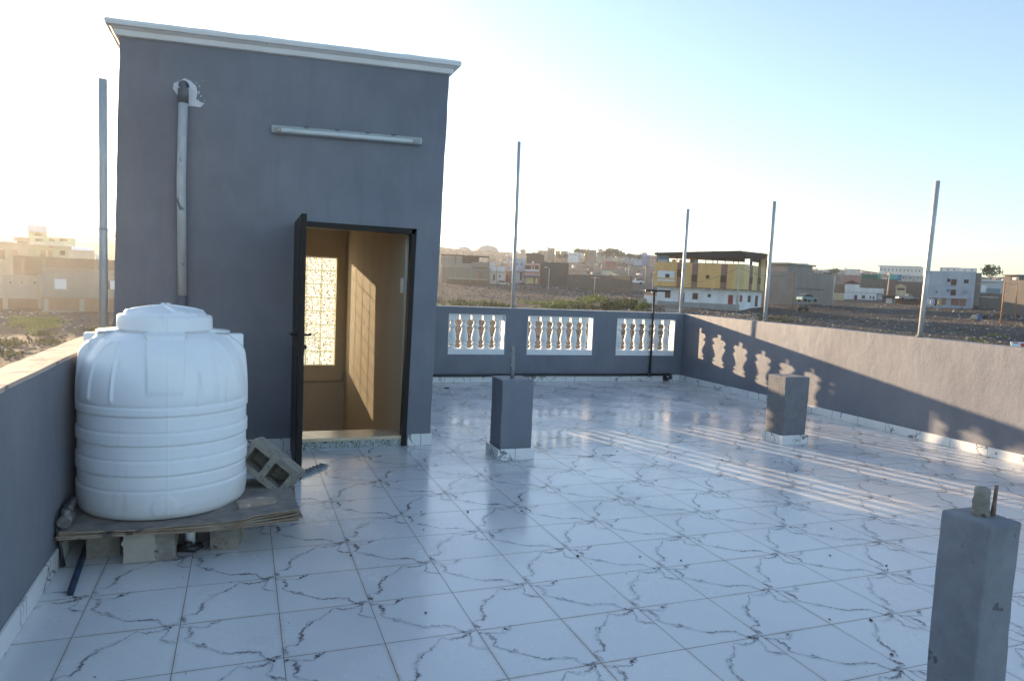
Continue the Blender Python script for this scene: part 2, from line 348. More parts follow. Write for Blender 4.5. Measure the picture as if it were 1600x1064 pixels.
# ---------------------------------------------------------------- terrace floor
XL, XR, YB, YF = -1.42, 6.42, 7.35, -4.2; HY = 3.45; HR_ = 1.05
def floor():
    s = MB(); bm = s.bm; uvl = bm.loops.layers.uv.new('vein')
    def plain(f):
        for l in f.loops: l[uvl].uv = (0, 5)
    s.box(XL-0.12, XR+0.1, YF, 3.6, -3.4, 0.0); s.box(0.95, XR+0.1, 3.6, YB+0.1, -3.4, 0.0)
    for f in bm.faces: plain(f)
    D1 = [[(-0.009, 0.088), (0.019, 0.204), (0.086, 0.228), (0.156, 0.227), (0.197, 0.329), (0.196, 0.47), (0.247, 0.573), (0.36, 0.696), (0.473, 0.804), (0.598, 0.948), (0.7, 0.901), (0.813, 0.9), (0.892, 0.952), (0.944, 0.99)], [(0.898, 0.947), (0.876, 0.812), (0.842, 0.739), (0.913, 0.652), (0.995, 0.603)], [(0.003, 0.149), (0.036, 0.115), (0.04, 0.037)], [(0.247, 0.573), (0.3, 0.69), (0.425, 0.719)]]
    W1 = [[.3, .3, .3, .5, 1.2, .9, .8, .7, .5, .4, .9, 1.0, .9, .3], [.5, .4, .4, 1, .4], [.6, .9, .5], [.3, .35, .2]]
    D2 = [[(0.007, 0.956), (0.076, 0.916), (0.114, 0.817), (0.12, 0.738), (0.068, 0.631), (0.124, 0.569), (0.19, 0.495), (0.301, 0.393), (0.37, 0.34), (0.452, 0.239), (0.569, 0.227), (0.696, 0.2), (0.776, 0.173), (0.791, 0.104), (0.829, 0.01), (0.898, 0.012), (0.98, 0.05)], [(0.037, 0.932), (0.157, 0.91), (0.274, 0.87), (0.332, 0.94), (0.406, 0.99)], [(0.19, 0.495), (0.255, 0.492), (0.326, 0.386)]]
    W2 = [[.5, 1.0, 1.2, 1.3, .4, .3, .8, .8, .4, .9, .8, 1.1, .5, .6, .7, .9, .6], [.4, .35, .4, 1.2, .5], [.35, .35, .2]]
    def subdiv(pts, ws, k=4):
        P, Wd = [], []
        for i in range(len(pts)-1):
            for q in range(k):
                t_ = q/k; a, b = pts[i], pts[i+1]
                P.append((a[0]+(b[0]-a[0])*t_, a[1]+(b[1]-a[1])*t_)); Wd.append(ws[i]+(ws[i+1]-ws[i])*t_)
        P.append(pts[-1]); Wd.append(ws[-1])
        out = []
        for i, (x, y) in enumerate(P):
            j = 0.011 if 0 < i < len(P)-1 else 0
            out.append((x+random.uniform(-j, j)*1.3, y+random.uniform(-j, j)*1.3))
        return out, Wd
    designs = []
    for D, W in ((D1, W1), (D2, W2)):
        designs.append([subdiv(p, w) for p, w in zip(D, W)])
    for i in range(-4, 17):
        for j in range(-8, 20):
            d = designs[0] if (i+j) % 2 else designs[1]
            for k, (P, Wd) in enumerate(d):
                amp = random.uniform(0.75, 1.0); wj = random.uniform(.85, 1.1)
                pts = [Vector(((i+x)*TX, (j+y)*TY, 0.0007+0.0002*k)) for x, y in P]
                prev = None
                for q, p in enumerate(pts):
                    if not (XL < p.x < XR and YF+.1 < p.y < YB) or (p.y > HY+.0 and p.x < HR_+.0): prev = None; continue
                    dd = (pts[min(q+1, len(pts)-1)] - pts[max(q-1, 0)]); dd.normalize()
                    n = Vector((-dd.y, dd.x, 0)); w = (Wd[q]*0.0095*wj + 0.0026)*random.uniform(.6, 1.45)
                    cur = (p+n*w, p-n*w, min(1, (0.42+0.8*Wd[q])*amp))
                    if prev:
                        va = [bm.verts.new(c) for c in (prev[0], prev[1], cur[1], cur[0])]
                        f = bm.faces.new(va)
                        for l, (a, b_) in zip(f.loops, ((prev[2], 1), (prev[2], -1), (cur[2], -1), (cur[2], 1))): l[uvl].uv = (a, b_)
                    prev = cur
    me = bpy.data.meshes.new('floor'); 
    bmesh.ops.recalc_face_normals(bm, faces=[f for f in bm.faces if len(f.verts) == 4 and f.calc_area() > 1])
    for f in bm.faces:
        if f.calc_area() < 1 and f.normal.z < 0: f.normal_flip()
    bm.normal_update()
    for f in bm.faces:
        if f.calc_area() < 1 and f.normal.z < 0: f.normal_flip()
    bm.to_mesh(me); bm.free(); me.materials.append(TILE)
    o = bpy.data.objects.new('floor', me); COL.objects.link(o); structure(o)
floor()

def wobble(o_bm, amp, sc, axes=(1, 1, 0)):
    for v in o_bm.verts:
        n = noise.noise_vector(v.co*sc)
        v.co += Vector((n.x*amp*axes[0], n.y*amp*axes[1], n.z*amp*axes[2]))
def subbox(s, x0, x1, y0, y1, z0, z1, step=0.12, mi=0):
    """box whose faces are gridded so that the edges can be made uneven"""
    def ticks(a, b): n = max(1, int(round((b-a)/step))); return [a+(b-a)*i/n for i in range(n+1)]
    X, Y, Z = ticks(x0, x1), ticks(y0, y1), ticks(z0, z1)
    cache = {}
    def V(p):
        k = tuple(round(c, 5) for c in p)
        if k not in cache: cache[k] = s.bm.verts.new(p)
        return cache[k]
    def grid(A, B, fn):
        for a0, a1 in zip(A, A[1:]):
            for b0, b1 in zip(B, B[1:]):
                f = s.bm.faces.new([V(fn(a0, b0)), V(fn(a1, b0)), V(fn(a1, b1)), V(fn(a0, b1))]); f.material_index = mi
    for y in (y0, y1): grid(X, Z, lambda a, b: (a, y, b))
    for x in (x0, x1): grid(Y, Z, lambda a, b: (x, a, b))
    for z in (z0, z1): grid(X, Y, lambda a, b: (a, b, z))

# ---------------------------------------------------------------- stair house
HY = 3.45; HL, HR = -1.53, 1.055; DZ = 1.955; DL, DR = -0.155, 0.835; HB = 7.66
house = root('stair_house', 'tall grey painted stair house with white cornice and open dark door', 'stair house', (-0.2, HY, 0))
def lean(bm):
    for v in bm.verts:
        if v.co.y < HY+0.3:
            n = noise.noise(Vector((v.co.x*1.5, 3.1, v.co.z*4.0)))*0.007 + noise.noise(Vector((v.co.x, 7.7, v.co.z*14)))*0.003
            v.co.x += 0.018*v.co.z
            if abs(v.co.x-0.018*v.co.z-HL) < 0.02 or abs(v.co.x-0.018*v.co.z-HR) < 0.02: v.co.x += n
        else: v.co.x += 0.018*v.co.z
s = MB()
subbox(s, HL, DL, HY, HY+0.17, 0, 3.335)
subbox(s, DR, HR, HY, HY+0.17, 0, 3.335)
subbox(s, DL, DR, HY, HY+0.17, DZ, 3.335)
subbox(s, HL, HL+0.16, HY+0.17, HB, -3, 3.27, 0.6)
subbox(s, 0.862, HR, HY+0.17, HB, -3, 3.31, 0.3)
s.box(HL+.16, .862, HY+.17, HB, 3.12, 3.26)
GX0, GX1, GZ0, GZ1 = -0.14, 0.665, 0.245, 1.775       # glass block opening in the rear wall
for a in ((HL+.16, GX0, -3, 3.12), (GX1, .862, -3, 3.12), (GX0, GX1, -3, GZ0), (GX0, GX1, GZ1, 3.12)):
    s.box(a[0], a[1], 7.51, HB, a[2], a[3])
lean(s.bm); s.build('wall', PAINT, house)
# beige inside lining
s = MB()
s.box(0.812, 0.858, HY+0.172, 7.5, -2.9, 3.11)
s.box(HL+.165, HL+.2, HY+0.172, 7.5, -2.9, 3.11)
s.box(HL+.2, 0.812, HY+.172, 7.5, 3.06, 3.11)
for a in ((HL+.2, GX0, -2.9, 3.06), (GX1, .812, -2.9, 3.06), (GX0, GX1, -2.9, GZ0), (GX0, GX1, GZ1, 3.06)):
    s.box(a[0], a[1], 7.47, 7.507, a[2], a[3])
s.box(HL+.2, DL, HY+.172, HY+.19, 0, 3.06); s.box(DL, .812, HY+.172, HY+.19, DZ, 3.06)
s.build('interior_wall', BEIGE, house)
s = MB()   # stairs going down inside
for k in range(12):
    y0 = 3.95+k*0.28; s.box(-0.35, 0.81, y0, y0+0.29, -3.0, -0.1-0.17*k)
s.box(HL+.2, 0.81, 3.64, 3.95, -3.0, 0.055)
s.box(HL+.2, -0.35, 3.95, 7.46, -3.0, -2.0)
s.build('stair', MARBLE, house)
s = MB(); s.box(DL+.02, DR-.02, HY+0.01, HY+0.22, 0.062, 0.092); s.build('threshold', MARBLE, house, 0.004)
s = MB(); s.box(DL+.02, DR-.02, HY+0.012, HY+0.16, 0.0, 0.061); s.build('step_riser', MOSAIC, house)
# cornice: moulded profile swept round three sides
prof = [(0.0, 3.262), (0.028, 3.268), (0.034, 3.285), (0.040, 3.318), (0.055, 3.324), (0.066, 3.334), (0.092, 3.346), (0.098, 3.375), (0.090, 3.398), (0.0, 3.405), (-0.2, 3.405), (-0.2, 3.275), (0.0, 3.275)]
prof = [(o_*.92, 3.40-(3.405-z)*(0.78 if o_ > 0 or z < 3.39 else 1)) for o_, z in prof]
s = MB(); xl, xr = HL+0.058, HR+0.058
path = [(xl, HB, -1, 0), (xl, HY, -1, -1), (xr, HY, 1, -1), (xr, HB, 1, 0)]
rings = []
dens = []
for (a, b) in zip(path, path[1:]):
    n = max(2, int((Vector(a[:2])-Vector(b[:2])).length/0.12))
    for i in range(n): dens.append((a, b, i/n))
dens.append((path[-1], path[-1], 0))
for (a, b, t_) in dens:
    x = a[0]+(b[0]-a[0])*t_; y = a[1]+(b[1]-a[1])*t_
    if t_ == 0: ox, oy = a[2], a[3]
    else: ox, oy = (0, -1) if a[1] == b[1] else ((-1, 0) if a[0] < 0 else (1, 0))
    ring = []
    for (o_, z) in prof:
        j = noise.noise(Vector((x*9, y*9, z*5)))*0.004
        ring.append(s.bm.verts.new((x+ox*(o_+j), y+oy*(o_+j), z + 0.034*(x+0.2) + noise.noise(Vector((x*9, y*9, 1)))*0.010*(z > 3.39))))
    rings.append(ring)
for A, B in zip(rings, rings[1:]):
    for j in range(len(prof)):
        q = (j+1) % len(prof); s.bm.faces.new((A[j], A[q], B[q], B[j]))
s.bm.faces.new(rings[0]); s.bm.faces.new(rings[-1])
s.build('cornice', WHITE, house)
s = MB(); s.box(HL+.1, HR, HY+.2, HB-.02, 3.28, 3.34); s.build('roof', CONC, house)
# door frame and leaf
def ins(x, z): return x + 0.018*z
s = MB()
FW = 0.045
for (xa, xb) in ((DL, DL+FW), (DR-FW, DR)):
    s.prism([(xa, 0), (xb, 0), (xb+.035, DZ), (xa+.035, DZ)], 0.10, Matrix.Translation((0, HY+0.09, 0)) @ Matrix.Rotation(R_(90), 4, 'X'))
s.box(DL+.036, DR+.033, HY-0.01, HY+.09, DZ-FW, DZ+.004)
s.build('door_frame', DOORM, house, 0.003)
leaf = MB(); hx = DL-0.01
LW = 0.93
A0 = math.atan2(-0.0, 1)
M = Matrix.Translation((hx+0.01, HY-0.015, 0.008)) @ Matrix.Rotation(R_(-90.8), 4, 'Z')
leaf.box(0, LW, -0.019, 0.019, 0, DZ-.02, M)
for z0 in (0.08, 1.02):
    leaf.box(0.1, LW-.1, -0.025, -0.018, z0, z0+0.82, M)
    leaf.box(0.1, LW-.1, 0.018, 0.025, z0, z0+0.82, M)
door = leaf.build('door', DOORM, house, 0.003)
s = MB()
for sg in (-1, 1):
    s.box(LW-.095, LW-.045, sg*0.019-.004, sg*0.019+.004, 0.93, 1.12, M)
    s.tube([M @ Vector((LW-.07, sg*0.02, 1.06)), M @ Vector((LW-.07, sg*0.065, 1.06)), M @ Vector((LW-.17, sg*0.07, 1.06))], 0.009, 8)
s.tube([M @ Vector((LW-.07, 0.02, .97)), M @ Vector((LW-.07, 0.04, .97))], 0.016, 10)
s.build('handle', DOORM, door, 0.002)
for z in (0.3, 1.0, 1.7):
    s = MB(); s.tube([(hx+.004, HY-.02, z), (hx+.004, HY-.02, z+0.1)], 0.011, 10); s.build('hinge', DOORM, house)
# glass block window
s = MB()
for i in range(5):
    xx = GX0 + (GX1-GX0)*i/4
    s.box(xx-.006, xx+.006, 7.535, 7.555, GZ0, GZ1)
for j in range(9):
    zz = GZ0 + (GZ1-GZ0)*j/8
    for i in range(4):
        xa = GX0+(GX1-GX0)*i/4+.0065; xb = GX0+(GX1-GX0)*(i+1)/4-.0065
        s.box(xa, xb, 7.535, 7.555, zz-.006, zz+.006)
win = s.build('glass_block_window', JOINT, house)
s = MB()
for i in range(4):
    for j in range(8):
        xa = GX0+(GX1-GX0)*i/4+.009; xb = GX0+(GX1-GX0)*(i+1)/4-.009
        za = GZ0+(GZ1-GZ0)*j/8+.0075; zb = GZ0+(GZ1-GZ0)*(j+1)/8-.0075
        s.poly([(xa, 7.545, za), (xb, 7.545, za), (xb, 7.545, zb), (xa, 7.545, zb)])
s.build('pane', GLASSB, win)
s = MB()
fr = 0.035
for a in ((GX0-fr, GX1+fr, GZ1, GZ1+fr), (GX0-fr, GX1+fr, GZ0-fr, GZ0), (GX0-fr, GX0, GZ0, GZ1), (GX1, GX1+fr, GZ0, GZ1)):
    s.box(a[0], a[1], 7.455, 7.469, a[2], a[3])
s.build('window_frame', BEIGE, win)
s = MB()
for (x0, x1, yy, yy2) in ((HL, DL-.005, HY-.018, HY-.001), (DR+.01, HR+.018, HY-.018, HY-.001)):
    s.box(x0, x1, yy, yy2, 0.001, 0.108)
s.box(HR+.001, HR+.018, HY-.001, 7.33, 0.001, 0.108)
s.build('skirting', SKIRT, house, 0.003)
# interior pipe and switch
s = MB(); pz = 0.0
a = onY(479, 596, 7.44); b = onY(534, 595, 7.44)
s.tube([(-1.2, 7.44, a.z), (b.x, 7.44, b.z), (b.x+.015, 7.44, b.z+.03), (b.x+.02, 7.44, b.z+.12), (b.x+.06, 7.40, b.z+.13)], 0.014, 10)
s.build('interior_pipe', BEIGE, house)
s = MB(); p = onX(627, 446, 0.80); s.box(0.798, 0.811, p.y-.05, p.y+.05, p.z-.07, p.z+.07); s.build('light_switch', PLASTW, house, 0.004)
# mortar patch round the pipe on the front
random.seed(3)
s = MB(); c = onY(295, 147, HY)
pts = []
outl = [(-22, -8), (-21, -16), (-12, -21), (-3, -23), (6, -20), (12, -12), (15, -2), (13, 8), (20, 14), (26, 16), (20, 20), (10, 20), (2, 18), (-4, 14), (-9, 10), (-16, 4)]
for (dx, dy) in outl:
    q = onY(293+dx, 147+dy, HY); pts.append((q.x+random.uniform(-.006, .006), q.z+random.uniform(-.006, .006)))
s.prism([(x, z) for x, z in pts], 0.006, Matrix.Translation((0, HY-0.0005, 0)) @ Matrix.Rotation(R_(90), 4, 'X'))
for (dx, dy, w, h) in ():
    q = onY(287+dx, 147+dy, HY); k = HY
    s.box(q.x-w*.0028, q.x+w*.0028, HY-.004, HY-.0005, q.z-h*.0028, q.z+h*.0028, Matrix.Translation(q) @ Matrix.Rotation(0.5*random.uniform(-1, 1), 4, 'Y') @ Matrix.Translation(-q))
for (dx, dy, w, h, ro) in ((24, -2, 1.6, 6, .3), (27, 4, 1.2, 4, .5), (25, -12, 3, 1.2, -.6), (20, -17, 1.5, 1.2, 0), (30, -20, 1, 1, 0), (33, 11, 2.2, 1, .4), (23, 10, 1.5, 2, 0)):
    q = onY(287+dx, 147+dy, HY); n_ = 9
    pts = [(w*.0026*math.cos(k*6.283/n_)*random.uniform(.5, 1.2), h*.0026*math.sin(k*6.283/n_)*random.uniform(.5, 1.2)) for k in range(n_)]
    s.prism(pts, 0.004, Matrix.Translation((q.x, HY-.0005, q.z)) @ Matrix.Rotation(ro, 4, 'Y') @ Matrix.Rotation(R_(90), 4, 'X'))
s.build('mortar_patch', mottled('white_filler', (0.62, 0.64, 0.68), (0.80, 0.81, 0.83), 30, 0.9, 0.9, 60, 0.01), house)

# vent pipe on the front wall
vp = root('vent_pipe', 'long grey drain pipe clamped upright on stair house front, behind water tank', 'pipe', (-1.04, HY-.04, 0))
px_ = [(-1.02, HY-.045, 1.30), (-1.035, HY-.045, 2.2), (-1.025, HY-.045, 2.86)]
s = MB(); s.tube(px_, 0.034, 16); s.build('pipe', PIPEP, vp)
s = MB(); s.tube([(-1.02, HY-.045, 0.25), (-1.02, HY-.045, 1.30)], 0.036, 16); s.build('lower_pipe', PIPEG, vp)
s = MB(); s.tube([(-1.025, HY-.045, 2.80), (-1.025, HY-.045, 2.90), (-1.024, HY-.03, 2.94), (-1.022, HY+.03, 2.955)], [0.039, 0.039, 0.038, 0.034], 16); s.build('elbow', PIPEG, vp)

# tube lamp
a = onY(424, 202, HY-.03); b = onY(659, 222, HY-.03)
lamp = root('tube_lamp', 'clear cased fluorescent tube lamp fixed above the open door', 'lamp', (a+b)/2)
d = (b-a).normalized()
s = MB(); MM = Matrix.Translation((a+b)/2) @ Matrix.Rotation(math.atan2(-(b-a).z, (b-a).x), 4, 'Y'); hl = (b-a).length/2
s.box(-hl, hl, 0.012, 0.03, -0.024, 0.030, MM); s.build('base', mottled('grey_tray', (0.25, 0.29, 0.31), (0.38, 0.43, 0.44), 20, 0.5, 0.2), lamp, 0.003)
s = MB(); s.tube([a+d*.07, b-d*.07], 0.016, 14); s.build('tube', TUBE, lamp)
for e in (a+d*.05, b-d*.07):
    s = MB(); s.tube([e-d*.012, e+d*.025], 0.0165, 12); s.build('end_cap', mottled('brassy_cap', (0.30, 0.17, 0.09), (0.45, 0.3, 0.18), 40, 0.5, 0.1), lamp)
s = MB(); s.box(-hl, hl, -0.032, 0.012, -0.029, 0.033, MM); s.build('cover', CLEAR, lamp, 0.012, 3)
for t_ in (0.22, 0.42, 0.62, 0.8):
    s = MB(); c = a+(b-a)*t_ + Vector((0, .0, .034)); s.box(c.x-.018, c.x+.018, c.y-.01, c.y+.02, c.z-.004, c.z+.006); s.build('clip', DOORM, lamp)

# ---------------------------------------------------------------- parapets
PB_T = 1.135
back = root('parapet_wall', 'grey rear parapet pierced by white baluster openings, behind the square posts', 'parapet', (3.7, 7.4, 0))
ops = [(1.09, 1.93), (2.30, 3.20), (3.57, 4.71), (5.145, 6.26)]
OZ0, OZ1 = 0.425, 1.035; BY0, BY1 = 7.35, 7.50
s = MB(); xs = [HR+.002]
for a, b in ops: xs += [a, b]
xs.append(XR+.002)
for i in range(0, len(xs), 2):
    if xs[i+1]-xs[i] > 0.01: s.box(xs[i], xs[i+1], BY0, BY1, OZ0, OZ1)
s.box(HR+.002, XR+.002, BY0, BY1, -3.3, OZ0); s.box(HR+.002, XR+.002, BY0, BY1, OZ1, PB_T)
s.build('wall', PAINT, back)
s = MB(); s.box(HR+.01, XR, BY0-.004, BY1+.004, PB_T, PB_T+.012); s.build('coping', COPSUN, back, 0.004)  # top strip whose pale colour stands in for sun on the grey paint
bal = [(0.079, 0.53), (0.079, 0.475), (0.06, 0.455), (0.044, 0.425), (0.040, 0.40), (0.046, 0.39), (0.060, 0.365), (0.064, 0.352), (0.058, 0.34), (0.044, 0.332), (0.042, 0.318), (0.048, 0.285), (0.062, 0.235), (0.073, 0.185), (0.075, 0.155), (0.068, 0.125), (0.054, 0.103), (0.048, 0.095), (0.060, 0.085), (0.071, 0.072), (0.060, 0.058), (0.048, 0.05), (0.046, 0.04), (0.064, 0.012), (0.070, 0.0)]
bal = [(r, z) for r, z in bal][::-1]
def baluster(x, k):
    s = MB(); z0 = OZ0+0.085
    s.lathe([(r*k*0.98, z*0.96) for r, z in bal if z < 0.46], (x, 7.425, z0), 20)
    zt = z0+0.455*0.96
    s.box(x-.083*k, x+.083*k, 7.39, 7.46, zt, OZ1-.012)
    return s.build('baluster', WHITE, back, loc=(x, 7.425, z0))
def bxp(px): return onY(px, 525, 7.425).x
lists = [[1.17, 1.34, 1.51, 1.68, 1.85], [bxp(690+c/6.4) for c in (105, 222, 338, 450, 558)], [bxp(690+c/6.4) for c in (908, 1022, 1124, 1219, 1320, 1418)], [bxp(920+c/6.26) for c in (292, 380, 468, 560, 654, 748)]]
for l in lists:
    for i, x in enumerate(l):
        k = 0.90 if len(l) == 5 else 0.81
        baluster(x, k)
for (a, b) in ops:
    s = MB()
    s.box(a, b, BY0-.004, BY1+.002, OZ0-.001, OZ0+.085); s.box(a, b, BY0+.002, BY1-.002, OZ1-.012, OZ1+.002)
    s.build('rail', WHITE, back, 0.004)
    s = MB(); s.box(a-.001, a+.011, BY0-.002, BY1+.001, OZ0+.086, OZ1-.013); s.box(b-.011, b+.001, BY0-.002, BY1+.001, OZ0+.086, OZ1-.013)
    wobble(s.bm, 0.004, 9, (1, 0, 0)); s.build('reveal', WHITE, back)
s = MB(); s.box(HR+.02, 6.07, BY0-.014, BY0-.001, 0.001, 0.10); s.box(6.15, XR-.016, BY0-.014, BY0-.001, 0.001, 0.10)
s.box(6.07, 6.15, BY0-.014, BY0-.001, 0.085, 0.10)
s.build('skirting', SKIRT, back, 0.003)
p = onY(828, 590, BY0-.01)
s = MB(); s.rock((p.x-.05, p.y-.01, .08), 0.055); s.rock((p.x+.06, p.y-.01, .075), 0.05); s.build('mortar_lump', CONC, back)

right = root('parapet_wall', 'long right hand parapet in warm sun with baluster shadows across it', 'parapet', (6.5, 2.5, 0))
s = MB(); subbox(s, XR, XR+0.15, YF, 7.50, -3.3, 1.115, 0.35)
for v in s.bm.verts:
    n = noise.noise(v.co*0.8)*0.006 + noise.noise(v.co*2.7+Vector((5, 1, 2)))*0.003
    if v.co.x < XR+.01: v.co.x -= abs(n)
    if v.co.z > 1.11: v.co.z += noise.noise(Vector((v.co.y*1.3, 0, 3)))*0.008 + max(0, v.co.y-2)*0.005
s.build('wall', PAINT, right, 0.006)
s = MB(); s.box(XR-.013, XR-.0065, YF, 7.335, 0.001, 0.098); s.build('skirting', SKIRT, right, 0.002)

left = root('parapet_wall', 'left hand parapet with worn tan top beside the water tank', 'parapet', (-1.5, 0, 0))
s = MB(); subbox(s, -1.575, XL, YF, HY-.001, -3.3, 1.01, 0.3)
s.build('wall', PAINT, left, 0.004)
s = MB(); subbox(s, -1.58, XL+.004, YF, HY-.002, 1.011, 1.03, 0.08); wobble(s.bm, 0.006, 9, (1, 0, .6)); s.build('coping', COPING, left)
s = MB(); s.box(XL+.001, XL+.014, YF, HY-.02, 0.001, 0.10); s.build('skirting', SKIRT, left, 0.002)

# ---------------------------------------------------------------- metal poles
def pole(base, top, r, label):
    o = root('metal_pole', label, 'pole', base, 'galvanised poles round the terrace edge')
    a, b = Vector(base), Vector(top)
    s = MB(); s.tube([a-Vector((0, 0, .02)), a+(b-a)*.33, a+(b-a)*.66, b], r, 14); s.build('tube', GALV, o)
    s = MB(); s.tube([a+Vector((0, 0, -.005)), a+Vector((0, 0, .012))], [r*1.7, r*1.25], 12); s.build('mortar_collar', CONC, o)
    s = MB(); q = a+(b-a)*0.42; s.tube([q-(b-a).normalized()*.01, q+(b-a).normalized()*.01], r*1.08, 14); s.build('weld_joint', GALV, o)
tp = onX(160.5, 124, -1.50); pole((-1.50, tp.y+.02, 1.03), tp, 0.027, 'bare pole on left parapet, between water tank and stair house edge')
for (bx, by, tx, ty, kind, lab) in ((801, 484, 811, 222, 'Y', 'tall thin pole on rear parapet, between first and second baluster openings'),
        (1063.5, 487, 1075, 327, 'C', 'pole at far corner where rear and right parapets meet'),
        (1195, 503, 1210, 315, 'X', 'pole on right parapet, middle one between far corner and nearest pole'),
        (1437, 530, 1465, 283, 'X', 'thickest looking pole on right parapet, farthest right in the photo')):
    if kind == 'Y': Y = 7.43; a = onY(bx, by, Y); b = onY(tx, ty, Y)
    elif kind == 'C': a = Vector((6.49, 7.43, 0)); a.x = onY(bx, by, 7.43).x; b = onY(tx, ty, 7.43)
    else: a = onX(bx, by, 6.48); b = onX(tx, ty, 6.48)
    a.z = PB_T+.01 if kind == 'Y' else 1.13
    if kind == 'C': a.z = 1.135
    pole(a, b, 0.027, lab)

# ---------------------------------------------------------------- square posts
def post(x0, x1, y0, y1, h, label, mat, sk=0.022, name='concrete_post', lean_=(0, 0), skirt=True, taper=0.0):
    o = root(name, label, 'post', ((x0+x1)/2, (y0+y1)/2, 0), 'square plastered posts standing on the terrace')
    s = MB(); subbox(s, x0, x1, y0, y1, 0.0, h, 0.055)
    for v in s.bm.verts:
        k = v.co.z/h
        v.co += noise.noise_vector(v.co*3)*0.006 + noise.noise_vector(v.co*14)*0.0022*(2.0 if mat is ROUGHGREY else 1)
        v.co.x += lean_[0]*v.co.z; v.co.y += lean_[1]*v.co.z
        cx, cy_ = (x0+x1)/2, (y0+y1)/2
        v.co.x = cx+(v.co.x-cx)*(1-taper*(1-k)); v.co.y = cy_+(v.co.y-cy_)*(1-taper*(1-k))
    s.build('post_body', mat, o, 0.008, smooth=False)
    if skirt:
        s = MB(); a = sk
        s.box(x0-a, x1+a, y0-a, y0-.004, 0.001, 0.098)
        s.box(x0-a, x1+a, y1+.004, y1+a, 0.001, 0.098)
        s.box(x0-a, x0-.004, y0-.0035, y1+.0035, 0.001, 0.096); s.box(x1+.004, x1+a, y0-.0035, y1+.0035, 0.001, 0.096)
        s.build('skirting', SKIRT, o, 0.002)
    return o
PO = post(1.50, 1.795, 2.785, 3.06, 0.69, 'smooth grey post with an upright steel pipe stub, nearest the doorway', PAINT, taper=0.03)
s = MB(); s.tube([(1.645, 2.93, 0.67), (1.64, 2.93, 0.82), (1.632, 2.93, 0.965)], 0.0185, 14); s.build('pipe_stub', mottled('stub_pipe', (0.20, 0.20, 0.20), (0.32, 0.31, 0.30), 30, 0.6, 0.4, spots=((0.6, 0.6, 0.58), 16, 0.58)), PO)
post(4.575, 4.875, 2.83, 3.09, 0.695, 'rough grey flat-topped post partly sunlit, before the right parapet', ROUGHGREY)
PC = post(1.734, 1.892, -1.246, -1.072, 0.78, 'nearest grey post cut by bottom right photo corner, with stub and bar', mottled('post_render', (0.17, 0.18, 0.20), (0.25, 0.26, 0.28), 7, 0.85, 0.7, 45, 0.006, spots=((0.11, 0.11, 0.12), 9, 0.66)), lean_=(0.0, 0.0))
st = onZ(1532, 800, 0.69); cx, cyy = 1.824, -1.15; K3 = 0.94
s = MB()
pr = [(0.0, -.01), (0.03, -.005), (0.0305, 0.012), (0.026, 0.03), (0.028, 0.05), (0.025, 0.07), (0.0265, 0.085), (0.0255, 0.10), (0.0175, 0.104), (0.0, 0.098)]
s.lathe([(a*K3, b*K3) for a, b in pr], (cx, cyy, 0.78), 22, fn=lambda a, r, z: (r*(1+.13*noise.noise(Vector((math.cos(a)*2, math.sin(a)*2, z*40)))), z))
s.build('pipe_stub', CONC, PC)
s = MB(); s.tube([(1.858, -1.170, 0.77), (1.8595, -1.170, 0.80), (1.862, -1.170, 0.84), (1.8635, -1.170, 0.888)], [0.009, 0.0078, 0.0062, 0.0058], 8); s.build('steel_bar', RUST, PC)

# ---------------------------------------------------------------- water tank and its base
BZ = 0.205
TC = (-0.972, 1.59); TR_ = 0.437
tank = root('water_tank', 'white round plastic water tank with screw lid, standing by the left parapet', 'water tank', (TC[0], TC[1], BZ))
A_F = math.atan2(CAM.y-TC[1], CAM.x-TC[0])
shoulder = 0.795; neck = 1.165
prof = [(0.0, BZ), (TR_-.035, BZ), (TR_-.018, BZ+.006), (TR_-.006, BZ+.03), (TR_-.002, BZ+.07)]
levels = [(0.362, 0), (0.4365, 1), (0.52, 0), (0.593, 1), (0.663, 0), (0.745, 1), (0.795, 0)]
prev = 1
for z, k in levels:
    ro, ri = TR_, TR_-.007
    r1, r2 = (ri, ro) if k else (ro, ri)
    prof += [(r1, z-.006), (ri-.006, z-.003), (ri-.006, z+.001), (r2, z+.004)]
nd = 26
for i in range(1, nd+1):
    t_ = i/nd; a = t_*math.pi/2
    z = shoulder+.012 + (neck-shoulder-.018)*math.sin(a)
    r = 0.235 + (TR_-.004-.235)*math.cos(a)**0.9
    prof.append((r, z))
prof += [(0.228, neck-.012), (0.222, neck+.03)]
Rprof = lambda a: a
